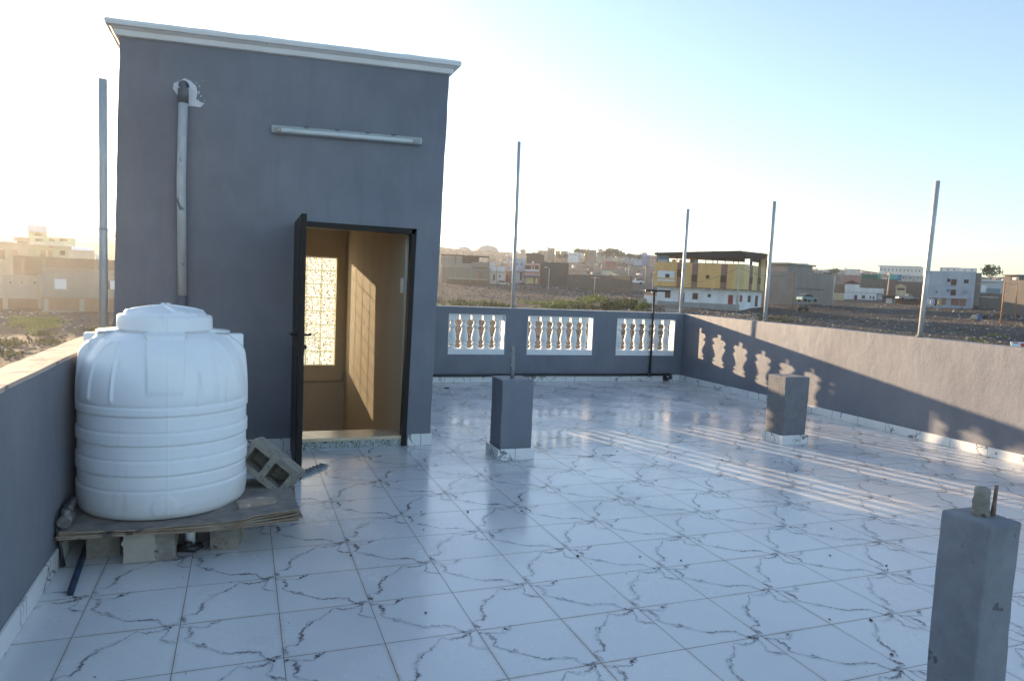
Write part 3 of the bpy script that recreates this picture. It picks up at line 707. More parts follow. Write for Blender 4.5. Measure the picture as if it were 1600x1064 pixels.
def tank_fn(a, r, z):
    for k in range(4):
        c = A_F + k*math.pi/2
        d = abs((a-c+math.pi) % (2*math.pi) - math.pi)
        if z > shoulder-.02 and z < neck+.0 and r > 0.2:
            hw = 0.19
            arc = d*max(r, .25)
            w = max(0.0, min(1.0, (0.090-arc)/0.007)); w = w*w*(3-2*w)
            if w > 0:
                t_ = (z-shoulder)/(neck-.03-shoulder); t_ = max(0, min(1, t_))
                lim = 0.437 if k else 0.44
                zz_top = neck-.018
                # the rib keeps its reach higher up, then turns in over the neck
                rt = lim - 0.03*t_**2
                if t_ > 0.7: rt -= 0.07*((t_-.7)/.3)**2.2
                extra = max(0, rt-r)
                f = 1.0 if k else 0.8*min(1, max(0, (t_-.18)/.06))
                r = r + extra*w*f
                
        # shallow raised arches between ribs
        c2 = c + math.pi/4
        d2 = ((a-c2+math.pi) % (2*math.pi) - math.pi)*r
        if shoulder+.03 < z < neck-.03:
            hh = (z-(shoulder+.03))/(neck-.07-shoulder)
            ww = 0.075*math.sqrt(max(0, 1-hh**3)) if hh < 1 else 0
            e = abs(abs(d2)-ww)
            if e < .012 and ww > 0.0: r += 0.012*(1-e/.012)
    if abs(((a-A_F-.03+math.pi) % (2*math.pi) - math.pi)*r) < .004: r += .0025
    if BZ+.02 < z < 0.36:
        d = ((a-A_F+math.pi) % (2*math.pi) - math.pi)*r
        q = math.hypot(d, z-0.275)
        if q < .06: r += 0.004
        elif q < .068: r += 0.001
    return r, z
s = MB(); 
# refine lower part so the boss shows
pf = []
for (a_, b_) in zip(prof, prof[1:]):
    n = max(1, int(abs(b_[1]-a_[1])/0.010))
    for i in range(n): pf.append((a_[0]+(b_[0]-a_[0])*i/n, a_[1]+(b_[1]-a_[1])*i/n))
pf.append(prof[-1])
s.lathe(pf, (TC[0], TC[1], 0), 420, fn=tank_fn, ang0=A_F)
s.build('tank_body', TANK, tank)
# lid
s = MB()
LZ = neck+.012
lidp = [(0.228, LZ-.012), (0.240, LZ-.008), (0.243, LZ+.004), (0.242, LZ+.055), (0.238, LZ+.068), (0.230, LZ+.074), (0.212, LZ+.074), (0.208, LZ+.078), (0.204, LZ+.090), (0.15, LZ+.104), (0.1, LZ+.112), (0.05, LZ+.118), (0, LZ+.118)]
def lid_fn(a, r, z):
    if r < 0.215 and z > LZ+.06:
        for k in range(4):
            c = A_F + .35 + k*math.pi/2
            d = abs(((a-c+math.pi) % (2*math.pi) - math.pi)*r)
            if abs((a-c+math.pi) % (2*math.pi) - math.pi) < 1 and d < .028: z += 0.010*min(1, (0.028-d)/.008)*min(1, (0.215-r)/.01)
    return r, z
pl = []
for (a_, b_) in zip(lidp, lidp[1:]):
    n = max(1, int(abs(b_[0]-a_[0])/0.008))
    for i in range(n): pl.append((a_[0]+(b_[0]-a_[0])*i/n, a_[1]+(b_[1]-a_[1])*i/n))
pl.append(lidp[-1])
s.lathe(pl, (TC[0], TC[1], 0), 160, fn=lid_fn, ang0=A_F)
s.build('lid', TANK, tank)
# flat lugs at the shoulder
for k in (1, 3):
    c = A_F + k*math.pi/2; dv = Vector((math.cos(c), math.sin(c), 0))
    M = Matrix.Translation(Vector((TC[0], TC[1], 0))+dv*0.356+Vector((0, .075, 0))) @ Matrix.Rotation(c, 4, 'Z')
    s = MB(); s.box(-.08, .052, -.035, .035, neck-.19, neck-.024, M); s.build('lug', TANK, tank, 0.008, 3)
# embossed capacity
def text_mesh(body, size, M, name, mat, parent, ext=0.002):
    cu = bpy.data.curves.new(name, 'FONT'); cu.body = body; cu.size = size; cu.extrude = ext; cu.align_x = 'CENTER'; cu.align_y = 'CENTER'; cu.resolution_u = 3
    o = bpy.data.objects.new(name, cu); COL.objects.link(o)
    dg = bpy.context.evaluated_depsgraph_get(); me = bpy.data.meshes.new_from_object(o.evaluated_get(dg))
    bpy.data.objects.remove(o); me.transform(M)
    return me
A_T = A_F - 0.0
nrm = Vector((math.cos(A_T), math.sin(A_T), 0))
tan = Vector((-math.sin(A_T), math.cos(A_T), 0))
Mt = Matrix((tan, Vector((0, 0, 1)), nrm)).transposed().to_4x4()
me = text_mesh('500 LTR', 0.05, Matrix(), 'capacity_text', TANK, tank, 0.003)
for v in me.vertices:      # wrap round the barrel
    ang = A_T + v.co.x/TR_; rr = TR_-.0065+v.co.z
    v.co = Vector((TC[0]+rr*math.cos(ang), TC[1]+rr*math.sin(ang), 0.628+v.co.y))
me.materials.append(TANK); o = bpy.data.objects.new('capacity_text', me); COL.objects.link(o); o.parent = tank; o.matrix_parent_inverse = Matrix.Translation(-tank.location)

# cardboard layers
cb = root('cardboard_stack', 'stack of flattened cardboard sheets spread under the water tank', 'cardboard', (-0.9, 1.55, 0.17))
random.seed(11)
for k in range(5):
    z = 0.163+k*0.0085
    j = lambda: random.uniform(-.014, .014)
    x1 = -0.272 if k > 1 else -0.26
    base = [(-1.405+j(), 1.10+j()), (-1.1, 1.075+j()), (-0.8+j(), 1.07+j()), (-0.5, 1.085+j()), (x1+j(), 1.11+j()), (x1-.01+j(), 1.35), (x1+j(), 1.72+j()), (x1-.5, 1.98+j()), (-1.405, 2.02+j())]
    s = MB(); n = len(base)
    def zz(x, y): return z + (0.002*k if x > -.5 else 0) + 0.030*max(0, (x+.62)/.35)*(0.25+k*.18) + noise.noise(Vector((x*4, y*4, k)))*0.003
    # dense outline
    den = []
    for p, q in zip(base, base[1:]+base[:1]):
        for i in range(8):
            t_ = i/8; den.append((p[0]+(q[0]-p[0])*t_+random.uniform(-.002, .002), p[1]+(q[1]-p[1])*t_+random.uniform(-.003, .003)))
    c0 = (-0.85, 1.5); top = [s.bm.verts.new((x, y, zz(x, y)+.0065)) for x, y in den]; bot = [s.bm.verts.new((x, y, zz(x, y))) for x, y in den]
    ct = s.bm.verts.new((*c0, z+.0065)); cb_ = s.bm.verts.new((*c0, z)); n = len(den)
    for i in range(n):
        q = (i+1) % n
        f = s.bm.faces.new((top[i], top[q], ct)); f.material_index = 1
        s.bm.faces.new((bot[q], bot[i], cb_)); s.bm.faces.new((bot[i], bot[q], top[q], top[i]))
    s.build('cardboard_sheet', [CARD, CARDE if k == 4 else CARD], cb)

# hollow block helper
def hollow(name, label, M, L_=0.38, H_=0.19, W_=0.17, cells=2, mat=CONC, group=None, cat='block', open_=True, patch=None):
    o = root(name, label, cat, M.translation, group)
    s = MB(); t_ = 0.038
    if open_:
        # walls around cells (cells run along local Z)
        s.box(-L_/2, L_/2, -W_/2, -W_/2+t_, -H_/2, H_/2, M); s.box(-L_/2, L_/2, W_/2-t_, W_/2, -H_/2, H_/2, M)
        for i in range(cells+1):
            x = -L_/2 + (L_-t_)*i/cells
            s.box(x, x+t_, -W_/2+t_, W_/2-t_, -H_/2, H_/2, M)
        s.box(-L_/2+.001, L_/2-.001, -W_/2+.001, W_/2-.001, -H_/2+.001, -H_/2+.02, M)
    else:
        s.box(-L_/2, L_/2, -W_/2, W_/2, -H_/2, H_/2, M)
    bmesh.ops.remove_doubles(s.bm, verts=s.bm.verts, dist=1e-5)
    for e in range(2): bmesh.ops.subdivide_edges(s.bm, edges=[e for e in s.bm.edges if e.calc_length() > 0.05], cuts=1, use_grid_fill=True)
    for v in s.bm.verts: v.co += noise.noise_vector(v.co*30)*0.0035
    s.build('block_body', mat, o)
    if patch:
        s = MB(); xa, xb = patch; n = 9
        pts = [(xa+random.uniform(-.008, .008), -H_/2+.004+(H_-.008)*i/n) for i in range(n+1)] + [(xb+random.uniform(-.01, .01), H_/2-.004-(H_-.008)*i/n) for i in range(n+1)]
        s.prism(pts, 0.012, M @ Matrix.Translation((0, -W_/2+.004, 0)) @ Matrix.Rotation(R_(90), 4, 'X'))
        s.build('mortar_smear', MORTAR, o)
    return o
def bl(px0, px1, py0, py1, L_, deg, W_, label, patch=None):
    a = onZ(px0, py0); b = onZ(px1, py1); c = (a+b)/2; w = (b-a).length; dirv = (b-a).normalized(); ang = math.atan2(dirv.y, dirv.x)
    nrm = Vector((-dirv.y, dirv.x, 0)); cc = c+nrm*W_/2; H_ = 0.158
    M = Matrix.Translation((cc.x, cc.y, H_/2+.001)) @ Matrix.Rotation(ang, 4, 'Z')
    hollow('concrete_block', label, M, w, H_, W_, open_=False, group='concrete blocks holding up the tank', patch=patch)
random.seed(5)
bl(135, 188, 874, 866, .2, 0, 0.3, 'leftmost grey block under the water tank')
bl(192, 274, 881, 874, .2, 0, 0.2, 'front block under the tank smeared with pale mortar', patch=(-.122, .03))
bl(328, 372, 860.5, 858.5, .2, 0, 0.34, 'narrow clean block under the right end of the cardboard')
hollow('concrete_block', 'far hidden block under the back of the tank', Matrix.Translation((-1.15, 1.92, 0.08)), 0.38, 0.158, 0.2, open_=False, group='concrete blocks holding up the tank')

# tilted hollow block on the boards
C1 = Vector((-0.335, 1.60, 0.325))
ax = (onZ(462, 738, 0.33)-onZ(392, 697, 0.46)); 
p_tl = Vector((-0.50, 1.62, 0.46)); 
Mx = Matrix.Translation((-0.395, 1.66, 0.335)) @ Matrix.Rotation(R_(-24), 4, 'Z') @ Matrix.Rotation(R_(36), 4, 'Y') @ Matrix.Rotation(R_(78), 4, 'X')
hollow('hollow_block', 'tilted concrete block with two square hollows leaning by the tank', Mx, 0.34, 0.19, 0.18, 2)
s = MB(); 
pts = [(-.11, -.055), (-.02, -.07), (.085, -.06), (.10, -.01), (.09, .05), (-.03, .07), (-.11, .04)]
s.prism(pts, 0.028, Matrix.Translation((-0.475, 1.30, 0.212)) @ Matrix.Rotation(R_(8), 4, 'Z'))
o = s.build('broken_tile', mottled('broken_tile', (0.30, 0.24, 0.19), (0.48, 0.38, 0.29), 12, 0.8, 0.6, spots=((0.7, 0.68, 0.64), 7, 0.6)), None, 0.006); tag(o, 'broken flat tan slab lying on the cardboard beside tank', 'slab')

# plumbing around the tank base
s = MB(); pa = onZ(296, 866); s.tube([(pa.x+.0, pa.y+.10, 0.0), (pa.x-.005, pa.y+.10, 0.17)], 0.026, 16)
o = s.build('plastic_pipe', PLASTW); tag(o, 'short white pipe standing between blocks under the tank', 'pipe')
vl = root('black_valve', 'small black plastic valve on the floor under tank', 'valve', (pa.x, pa.y+.02, 0))
s = MB(); s.tube([(pa.x-.06, pa.y+.05, .024), (pa.x+.02, pa.y+.02, .024), (pa.x+.05, pa.y+.06, .024)], 0.02, 12); s.build('valve_body', BLACK, vl)
s = MB(); s.lathe([(0, .06), (.02, .058), (.024, .045), (.02, .038), (.01, .03)], (pa.x-.01, pa.y+.03, 0), 14); s.build('knob', BLACK, vl)
s = MB(); s.tube([(pa.x+.05, pa.y+.06, .024), (pa.x+.10, pa.y+.10, .03), (pa.x+.14, pa.y+.2, .06), (pa.x+.12, pa.y+.33, .1)], 0.006, 8); s.build('cable', RUST, vl)
hs = root('drain_hose', 'thin black hose hanging down the left parapet from a metal fitting', 'hose', (-1.40, 1.1, 0))
h0 = onZ(92, 889); 
s = MB(); s.tube([(-1.392, 1.36, .30), (-1.403, 1.24, .28), (-1.405, 1.14, .20), (-1.400, h0.y+.02, .09), (-1.385, h0.y-.01, .015)], [0.010, .012, .012, .011, .014], 10); s.build('hose', BLACK, hs)
s = MB(); s.tube([(-1.375, 1.12, .245), (-1.37, 1.22, .25)], 0.030, 14); s.tube([(-1.372, 1.16, .25), (-1.372, 1.16, .30)], 0.02, 12); s.tube([(-1.38, 1.22, .25), (-1.38, 1.36, .29)], 0.018, 12); s.build('metal_fitting', mottled('dull_metal', (0.16, 0.15, 0.14), (0.32, 0.3, 0.28), 40, 0.5, 0.4, metal=.5), hs)
a = onZ(110, 931); b = onZ(128, 872)
s = MB(); s.tube([(a.x, a.y, .017), (b.x-.02, b.y+.35, .017)], 0.015, 14); 
o = s.build('drain_pipe', mottled('blue_black_pipe', (0.02, 0.03, 0.06), (0.04, 0.06, 0.10), 10, 0.35, 0.1)); tag(o, 'dark blue pipe lying on tiles between left parapet and tank blocks', 'pipe')
# ribbed strip lying on the floor by the door
a = onZ(474, 745); b = onZ(511, 730); d = (b-a); ang = math.atan2(d.y, d.x)
M = Matrix.Translation(((a+b)/2)+Vector((-.05, 0, 0.012))) @ Matrix.Rotation(ang, 4, 'Z')
rs = root('plastic_strip', 'grey ribbed plastic strip lying on tiles beyond the door leaf', 'strip', M.translation)
hl2 = d.length/2+.05
s = MB(); s.box(-hl2, hl2, -.035, .035, -.011, .004, M); s.build('strip_base', mottled('grey_plastic', (0.16, 0.18, 0.2), (0.25, 0.27, 0.29), 20, 0.5, 0.2), rs, 0.004)
for i in range(9):
    x = -hl2+.02+i*(2*hl2-.04)/8
    s = MB(); s.box(x-.006, x+.006, -.03, .03, .0045, .014, M); s.build('rib', mottled('grey_plastic_rib', (0.25, 0.27, 0.3), (0.32, 0.35, 0.38), 20, 0.5, 0.2) if i == 0 else bpy.data.materials['grey_plastic_rib'], rs, 0.002)

# black pipework along the rear parapet
wp = root('water_pipe', 'black water pipe run along rear parapet with upright ending in T', 'pipe', (5.8, 7.3, 0.11))
pb = onY(1015, 584, 7.315); pt_ = onY(1022, 455, 7.315); l_ = onY(1008, 454, 7.315); r_ = onY(1047, 455, 7.315)
HZ = onY(860, 586, 7.315).z
s = MB(); s.tube([(HR+.02, 7.315, HZ+.006), (2.6, 7.315, HZ), (4, 7.318, HZ+.006), (5.2, 7.315, HZ-.002), (6.17, 7.315, HZ)], 0.021, 10); s.build('long_pipe', BLACK, wp)
s = MB(); s.tube([(5.79, 7.31, HZ), (5.795, 7.31, .6), (pt_.x, 7.31, pt_.z)], 0.0185, 10); s.build('upright', BLACK, wp)
s = MB(); s.tube([(l_.x, 7.31, l_.z+.002), (r_.x, 7.31, r_.z)], 0.016, 10); s.tube([(pt_.x-.05, 7.31, pt_.z), (pt_.x+.05, 7.31, pt_.z)], .023, 10); s.tube([(pt_.x, 7.31, pt_.z-.05), (pt_.x, 7.31, pt_.z)], .023, 10); s.build('tee_head', BLACK, wp)
s = MB(); s.tube([(6.15, 7.315, HZ), (6.20, 7.315, HZ), (6.205, 7.312, HZ-.03), (6.205, 7.31, .03)], .024, 10); s.build('elbow', BLACK, wp)
s = MB(); s.tube([(6.11, 7.345, .045), (6.11, 7.27, .04)], .032, 12); s.build('drain_stub', BLACK, wp)
s = MB(); s.tube([(5.74, 7.31, HZ), (5.84, 7.31, HZ)], .027, 10); s.build('coupling', BLACK, wp)
s = MB(); s.tube([(6.205, 7.30, .0), (6.205, 7.30, .045)], [.018, .012], 10); s.build('white_cap', PLASTW, wp)

# grit and small debris on the tiles
random.seed(21)
s = MB()
for (x, y) in [(662, 828), (698, 605), (694, 617), (665, 958), (922, 713), (955, 711), (964, 705), (1055, 715), (548, 868), (1000, 870), (658, 800), (731, 800), (1361, 970), (1393, 1023), (1211, 722), (1222, 722), (1128, 719), (1003, 604), (1299, 826), (1297, 868), (1385, 884), (1296, 968), (1360, 969), (1387, 890), (815, 799), (903, 869), (1064, 876)]:
    p = onZ(x, y); s.rock((p.x, p.y, .004), random.uniform(.005, .010))
for i in range(160):
    s.rock((random.uniform(-1.3, 6.3), random.uniform(-1.9, 7.2), .002), random.uniform(.0015, .004))
p = onZ(698, 607); s.box(p.x-.03, p.x+.03, p.y-.02, p.y+.02, .001, .016)
for (x, y, w) in ((920, 713, .10), (955, 711, .09)):
    p = onZ(x, y); s.tube([(p.x-w, p.y+.01, .003), (p.x-w*.3, p.y, .005), (p.x+w*.4, p.y-.012, .003)], .0016, 5)
o = s.build('grit', mottled('grit', (0.05, 0.04, 0.035), (0.14, 0.11, 0.08), 60, 0.9, 0)); structure(o, 'stuff'); o['label'] = 'dark grit and small debris scattered over white tiles'; o['category'] = 'grit'
#BACKGROUND
# ---------------------------------------------------------------- terrain
TAB = {-500: [(20, -3.2), (60, -2.6), (110, -1), (300, 9), (700, 22), (1200, 5), (3500, -60)],
 0: [(20, -3.2), (35, -2.9), (62, -2.6), (80, -1.5), (110, .5), (300, 11), (700, 27), (1200, 5), (3500, -60)],
 180: [(20, -3.2), (35, -2.9), (62, -2.5), (80, -1.5), (110, .5), (300, 14), (700, 36.3), (1200, 15), (3500, -60)],
 450: [(20, -3.2), (62, -2.8), (110, -2), (300, 10), (700, 38), (1200, 15), (3500, -60)],
 690: [(20, -3.3), (123, -3.2), (180, -.6), (200, 1.0), (230, 2.5), (450, 17), (700, 35.3), (1200, 15), (3500, -60)],
 850: [(20, -3.3), (118, -3.2), (160, -1.2), (180, .5), (200, 2.0), (230, 3.2), (450, 16), (700, 32.8), (1200, 15), (3500, -60)],
 925: [(20, -3.3), (80, -3.0), (115, -2.0), (150, -.6), (180, .4), (210, 2.5), (450, 16), (700, 32.8), (1200, 15), (3500, -60)],
 1000: [(20, -3.3), (70, -2.8), (110, -1.2), (128, -.8), (180, .6), (230, 3), (450, 17), (700, 32.6), (1200, 15), (3500, -60)],
 1190: [(20, -3.3), (70, -3.0), (100, -2.0), (124, -1.3), (150, -.2), (230, 2.5), (450, 16), (700, 29.4), (1200, 12), (3500, -60)],
 1400: [(20, -3.4), (60, -3.2), (92, -2.7), (125, -1.2), (150, 0.1), (170, .8), (230, 3), (450, 15), (700, 28.5), (1200, 12), (3500, -60)],
 1600: [(20, -3.4), (70, -3.2), (85, -2.9), (110, -1), (130, .3), (160, 1.5), (300, 8), (700, 29.5), (1200, 12), (3500, -60)],
 2300: [(20, -3.4), (85, -2.9), (130, 0), (300, 8), (700, 25), (1200, 8), (3500, -60)]}
TK = sorted(TAB)
def tabz(l, w):
    if w <= l[0][0]: return l[0][1]
    for (a, za), (b, zb) in zip(l, l[1:]):
        if w <= b:
            t_ = (math.log(w)-math.log(a))/(math.log(b)-math.log(a)); return za+(zb-za)*t_
    return l[-1][1]
def H(x, y, rough=True):
    v = Vector((x-CAM.x, y-CAM.y, 0)); d = max(v.length, .1); f = v.dot(FH)
    w = max(f, 0.55*d); px = 800 + F*v.dot(RH)/w
    if f < 0: px = 2300 if v.dot(RH) > 0 else -500
    px = max(-500, min(2300, px))
    for a, b in zip(TK, TK[1:]):
        if px <= b:
            t_ = (px-a)/(b-a); z = tabz(TAB[a], w)*(1-t_)+tabz(TAB[b], w)*t_; break
    if rough and d > 15:
        k = min(1, (d-15)/40)
        z += k*(noise.fractal(Vector((x*.06, y*.06, 0)), 1, 2, 4)*(0.28+d*0.0008) + noise.noise(Vector((x*.5, y*.5, 4)))*0.10)
        if d > 260: z += noise.fractal(Vector((x*.012, y*.012, 3)), 1, 2, 5)*min(1, (d-260)/300)*2.2
    return z
def terrain():
    s = MB(); bm = s.bm
    angs = []; a = -180.0
    yd = math.degrees(YAW)
    while a < 180:
        angs.append(a); rel = (a-yd+180) % 360-180
        a += 0.22 if abs(rel) < 42 else 4.0
    rad = [4.0]
    while rad[-1] < 3500: rad.append(rad[-1]*(1.035 if rad[-1] < 900 else 1.25))
    prev = None; c = bm.verts.new((CAM.x, CAM.y, -3.35))
    first = None
    for r_ in rad:
        ring = []
        for a in angs:
            x = CAM.x+r_*math.sin(R_(a)); y = CAM.y+r_*math.cos(R_(a)); ring.append(bm.verts.new((x, y, H(x, y) if r_ > 12 else -3.35)))
        if prev:
            for i in range(len(ring)):
                j = (i+1) % len(ring); bm.faces.new((prev[i], prev[j], ring[j], ring[i]))
        else:
            for i in range(len(ring)): bm.faces.new((c, ring[(i+1) % len(ring)], ring[i]))
        prev = ring
    for f in bm.faces: f.smooth = True
    m, t, b = newmat('dry_ground', (0.1, 0.085, 0.07), 0.95, 0.1)
    v = coords(t)
    c1 = ramp(t, nz(t, v, 0.045, 8, 0.68), [(0.32, (0.045, 0.044, 0.044)), (0.5, (0.074, 0.069, 0.066)), (0.68, (0.120, 0.108, 0.098))])
    c1 = mix(t, ramp(t, nz(t, v, 0.02, 3), [(0.55, 0.0), (0.66, 0.6)]), c1, (0.15, 0.105, 0.078))
    c1 = mix(t, ramp(t, nz(t, v, 1.3, 6, 0.8), [(0.50, 0.0), (0.75, 0.7)]), c1, (0.045, 0.04, 0.036))
    c1 = mix(t, ramp(t, nz(t, v, 3.7, 3, 0.7), [(0.67, 0.0), (0.72, 0.55)]), c1, (0.26, 0.24, 0.21))
    c1 = mix(t, ramp(t, nz(t, coords(t, (1, 1, 0.3)), 0.11, 6, 0.75), [(0.58, 0.0), (0.68, 0.35)]), c1, (0.075, 0.085, 0.035))
    L(t, c1, b.inputs['Base Color']); bump(t, b, nz(t, v, 1.6, 8, 0.7), 1.0, 0.25)
    s_ = s.build('ground', m); structure(s_)
terrain()

# ---------------------------------------------------------------- far buildings
_mc = {}
def wallmat(c, kind='plaster'):
    k = (c, kind)
    if k in _mc: return _mc[k]
    c2 = tuple(min(.9, x*1.18) for x in c); c1 = tuple(x*0.86 for x in c)
    if kind == 'plaster':
        m = mottled('render_%d' % len(_mc), c1, c2, 0.5, 0.9, 0.3, 3, 0.02, stretch=(1, 1, 0.5))
    else:
        m, t, b = newmat('%s_%d' % (kind, len(_mc)), c, 0.95, 0.1)
        v = coords(t); bw, bh = (0.4, 0.2) if kind == 'block' else (0.5, 0.28)
        g = N(t, 'ShaderNodeNewGeometry'); sx = N(t, 'ShaderNodeSeparateXYZ'); L(t, g.outputs['Position'], sx.inputs[0])
        hx = mth(t, 'ADD', sx.outputs[0], mth(t, 'MULTIPLY', sx.outputs[1], 0.6)); cb = N(t, 'ShaderNodeCombineXYZ'); L(t, hx, cb.inputs[0]); L(t, sx.outputs[2], cb.inputs[1])
        br = N(t, 'ShaderNodeTexBrick'); br.inputs['Scale'].default_value = 1; br.inputs['Brick Width'].default_value = bw; br.inputs['Row Height'].default_value = bh
        br.inputs['Mortar Size'].default_value = 0.025; L(t, cb.outputs[0], br.inputs['Vector'])
        br.inputs['Color1'].default_value = (*c1, 1); br.inputs['Color2'].default_value = (*c2, 1)
        mc = tuple(x*(0.62 if kind == 'block' else 1.35) for x in c); br.inputs['Mortar'].default_value = (*mc, 1)
        col = mix(t, 0.6, br.outputs['Color'], ramp(t, nz(t, v, 0.6, 6, .7), [(0.3, c1), (0.7, c2)]))
        L(t, col, b.inputs['Base Color'])
    _mc[k] = m; return m
DARKW = newmat('dark_opening', (0.02, 0.02, 0.022), 0.5, 0.4)[0]
WOODW = newmat('brown_shutter', (0.10, 0.055, 0.035), 0.7, 0.2)[0]
REDD = newmat('red_door_paint', (0.28, 0.03, 0.025), 0.5, 0.3)[0]
WHP = newmat('white_panel', (0.72, 0.74, 0.76), 0.6, 0.3)[0]
BLUEW = newmat('blue_grey_glass', (0.14, 0.22, 0.27), 0.3, 0.5)[0]
def bas(x, yb, w): p = at(x, yb, w); return p
class Bld:
    """a building whose front stands on the ground line seen between two points of the street"""
    def __init__(s, name, label, cat, xa, xb, yt, yb, w, wb=None, depth=None, col=(.3, .28, .25), kind='plaster', group=None, cap=None, single=False):
        if wb is None:      # front square to the line of sight
            tm, ta, tb = ((xa+xb)/2-800)/F, (xa-800)/F, (xb-800)/F
            wb = w*(1+tm*tm)/(1+tm*tb); w = w*(1+tm*tm)/(1+tm*ta)
        A = at(xa, 450, w); B = at(xb, 450, wb); s.A = Vector((A.x, A.y, 0)); s.B = Vector((B.x, B.y, 0))
        xm = (xa+xb)/2; wm = (w+wb)/2
        s.z0 = at(xm, yb, wm).z; s.z1 = at(xm, yt, wm).z; s.len = (s.B-s.A).length
        s.u = (s.B-s.A).normalized(); s.n = Vector((s.u.y, -s.u.x, 0))       # towards the viewer
        if s.n.dot(CAM-s.A) < 0: s.n = -s.n
        s.d = depth or max(4, s.len*0.7); s.w = wm; s.col = col; s.kind = kind
        s.M = Matrix((s.u, -s.n, Vector((0, 0, 1)))).transposed().to_4x4(); s.M.translation = s.A
        loc = (s.A.x+s.u.x*s.len/2, s.A.y+s.u.y*s.len/2, s.z0)
        m = wallmat(col, kind); mb = MB()
        mb.box(0, s.len, 0, s.d, s.z0-2.5, s.z1, s.M)
        if cap: mb.box(-cap, s.len+cap, -cap, s.d+cap, s.z1, s.z1+max(.12, cap), s.M)
        if single:
            s.r = mb.build(name, m, loc=loc); tag(s.r, label, cat, group)
        else:
            s.r = root(name, label, cat, loc, group); mb.build('wall', m, s.r)
    def uv(s, x, y):
        d = ray(x, y); k = (s.A-CAM).dot(s.n)/d.dot(s.n); p = CAM+d*k
        return (p-s.A).dot(s.u), p.z
    def rect(s, name, x0, y0, x1, y1, mat, out=0.03, th=0.06, frame=None):
        a = s.uv(x0, (y0+y1)/2); b = s.uv(x1, (y0+y1)/2); c = s.uv((x0+x1)/2, y0); d = s.uv((x0+x1)/2, y1)
        mb = MB(); mb.box(a[0], b[0], -out, th-out, d[1], c[1], s.M)
        o = mb.build(name, mat, s.r)
        if frame:
            mb = MB(); q = 0.07
            for e in ((a[0]-q, b[0]+q, c[1], c[1]+q), (a[0]-q, b[0]+q, d[1]-q, d[1]), (a[0]-q, a[0], d[1], c[1]), (b[0], b[0]+q, d[1], c[1])):
                mb.box(e[0], e[1], -out-.03, -.001, e[2], e[3], s.M)
            mb.build('frame', frame, o)
        return o
    def slab(s, name, x0, y0, x1, y1, mat, back=0, front=.1):
        a = s.uv(x0, (y0+y1)/2); b = s.uv(x1, (y0+y1)/2); c = s.uv((x0+x1)/2, y0); d = s.uv((x0+x1)/2, y1)
        mb = MB(); mb.box(a[0], b[0], -front, back or s.d, d[1], c[1], s.M); return mb.build(name, mat, s.r)

CR = (0.62, 0.56, 0.44); BR = (0.20, 0.165, 0.13); GY = (0.26, 0.245, 0.225); WH = (0.74, 0.75, 0.76); TN = (0.40, 0.33, 0.25); BL = (0.42, 0.50, 0.60)
# -- left group
b = Bld('boundary_wall', 'long pale breeze block wall on brick footing, leftmost across the gravel', 'wall', -60, 65, 433, 486, 62, depth=.5, col=(0.46, 0.42, 0.36), kind='block')
b.slab('footing', -60, 466, 65, 486, wallmat((0.25, 0.15, 0.10), 'rubble'), .6, .12)
for x in (8, 63): b.rect('pillar', x-4, 428, x+4, 486, wallmat((.42, .37, .31)), .22, .3)
for x in (16, 34, 54): b.rect('vent_hole', x-1.6, 440, x+1.6, 443, DARKW)
b.rect('coping', -60, 429, 65, 433, wallmat((.42, .37, .31)), .12, .4)
b = Bld('building', 'grey rendered building with white window panels behind the leftmost pole', 'building', 66, 262, 424, 486, 62, depth=6, col=(0.30, 0.27, 0.235))
b.slab('footing', 66, 466, 262, 486, wallmat((0.24, 0.15, 0.105), 'rubble'), 1, .08)
for x in (72, 128): b.rect('pillar', x-4, 467, x+4, 486, wallmat((.36, .33, .29)), .16, .2)
b.rect('window', 86, 436.5, 103, 451, WHP, .06, .1, wallmat((.5, .5, .5)))
b.rect('window', 172, 438.5, 180, 452, WHP, .3, .34); b.rect('window', 167.5, 439, 171.5, 452, DARKW)
b.rect('coping', 66, 422, 262, 425, wallmat((0.3, 0.25, 0.2)), .1, .3)
b = Bld('boundary_wall', 'brown block wall rising behind the breeze block wall at far left', 'wall', 21, 262, 405, 440, 69, depth=.5, col=(0.20, 0.145, 0.10), kind='block')
for x in (36, 70, 150): b.rect('pillar', x-3, 405, x+3, 440, wallmat((.24, .19, .14)), .12, .3)
b = Bld('house', 'light green two storey house with small roof room at left', 'house', 46, 113, 383, 412, 98, depth=9, col=(0.46, 0.52, 0.34))
b.slab('parapet', 45, 371, 118, 382, wallmat((0.50, 0.56, 0.36)), 9, .9)
b.slab('slab_edge', 45, 381.5, 118, 384, wallmat((0.66, 0.66, 0.58)), 9, 1.0)
b.slab('roof_room', 44, 362, 73, 372, wallmat((0.52, 0.56, 0.34)), 4, -.2)
mb = MB(); a = b.uv(42, 362); c = b.uv(74, 362); zt = b.uv(58, 351)[1]
mb.prism([(-.5, a[1]), (3.6, a[1]+.1), (3.0, zt), (1.2, zt)], c[0]-a[0], b.M @ Matrix.Translation((a[0], 0, 0)) @ Matrix(((0, 0, 1, 0), (1, 0, 0, 0), (0, 1, 0, 0), (0, 0, 0, 1))))
mb.build('roof', mottled('tin_roof', (.42, .42, .42), (.55, .55, .54), 4, .5, .3, spec=.4), b.r)
for x0, y0, x1, y1, m_ in ((62.5, 390, 71, 404.5, DARKW), (75.5, 391, 82.5, 405, DARKW), (93, 392, 101.5, 399, DARKW), (76, 383.5, 84, 388, WOODW)): b.rect('window', x0, y0, x1, y1, m_, .05, .1)
for x0, x1 in ((55, 67), (77, 85), (93, 105)): b.rect('parapet_panel', x0, 373.5, x1, 377.5, WOODW, .93, .2)
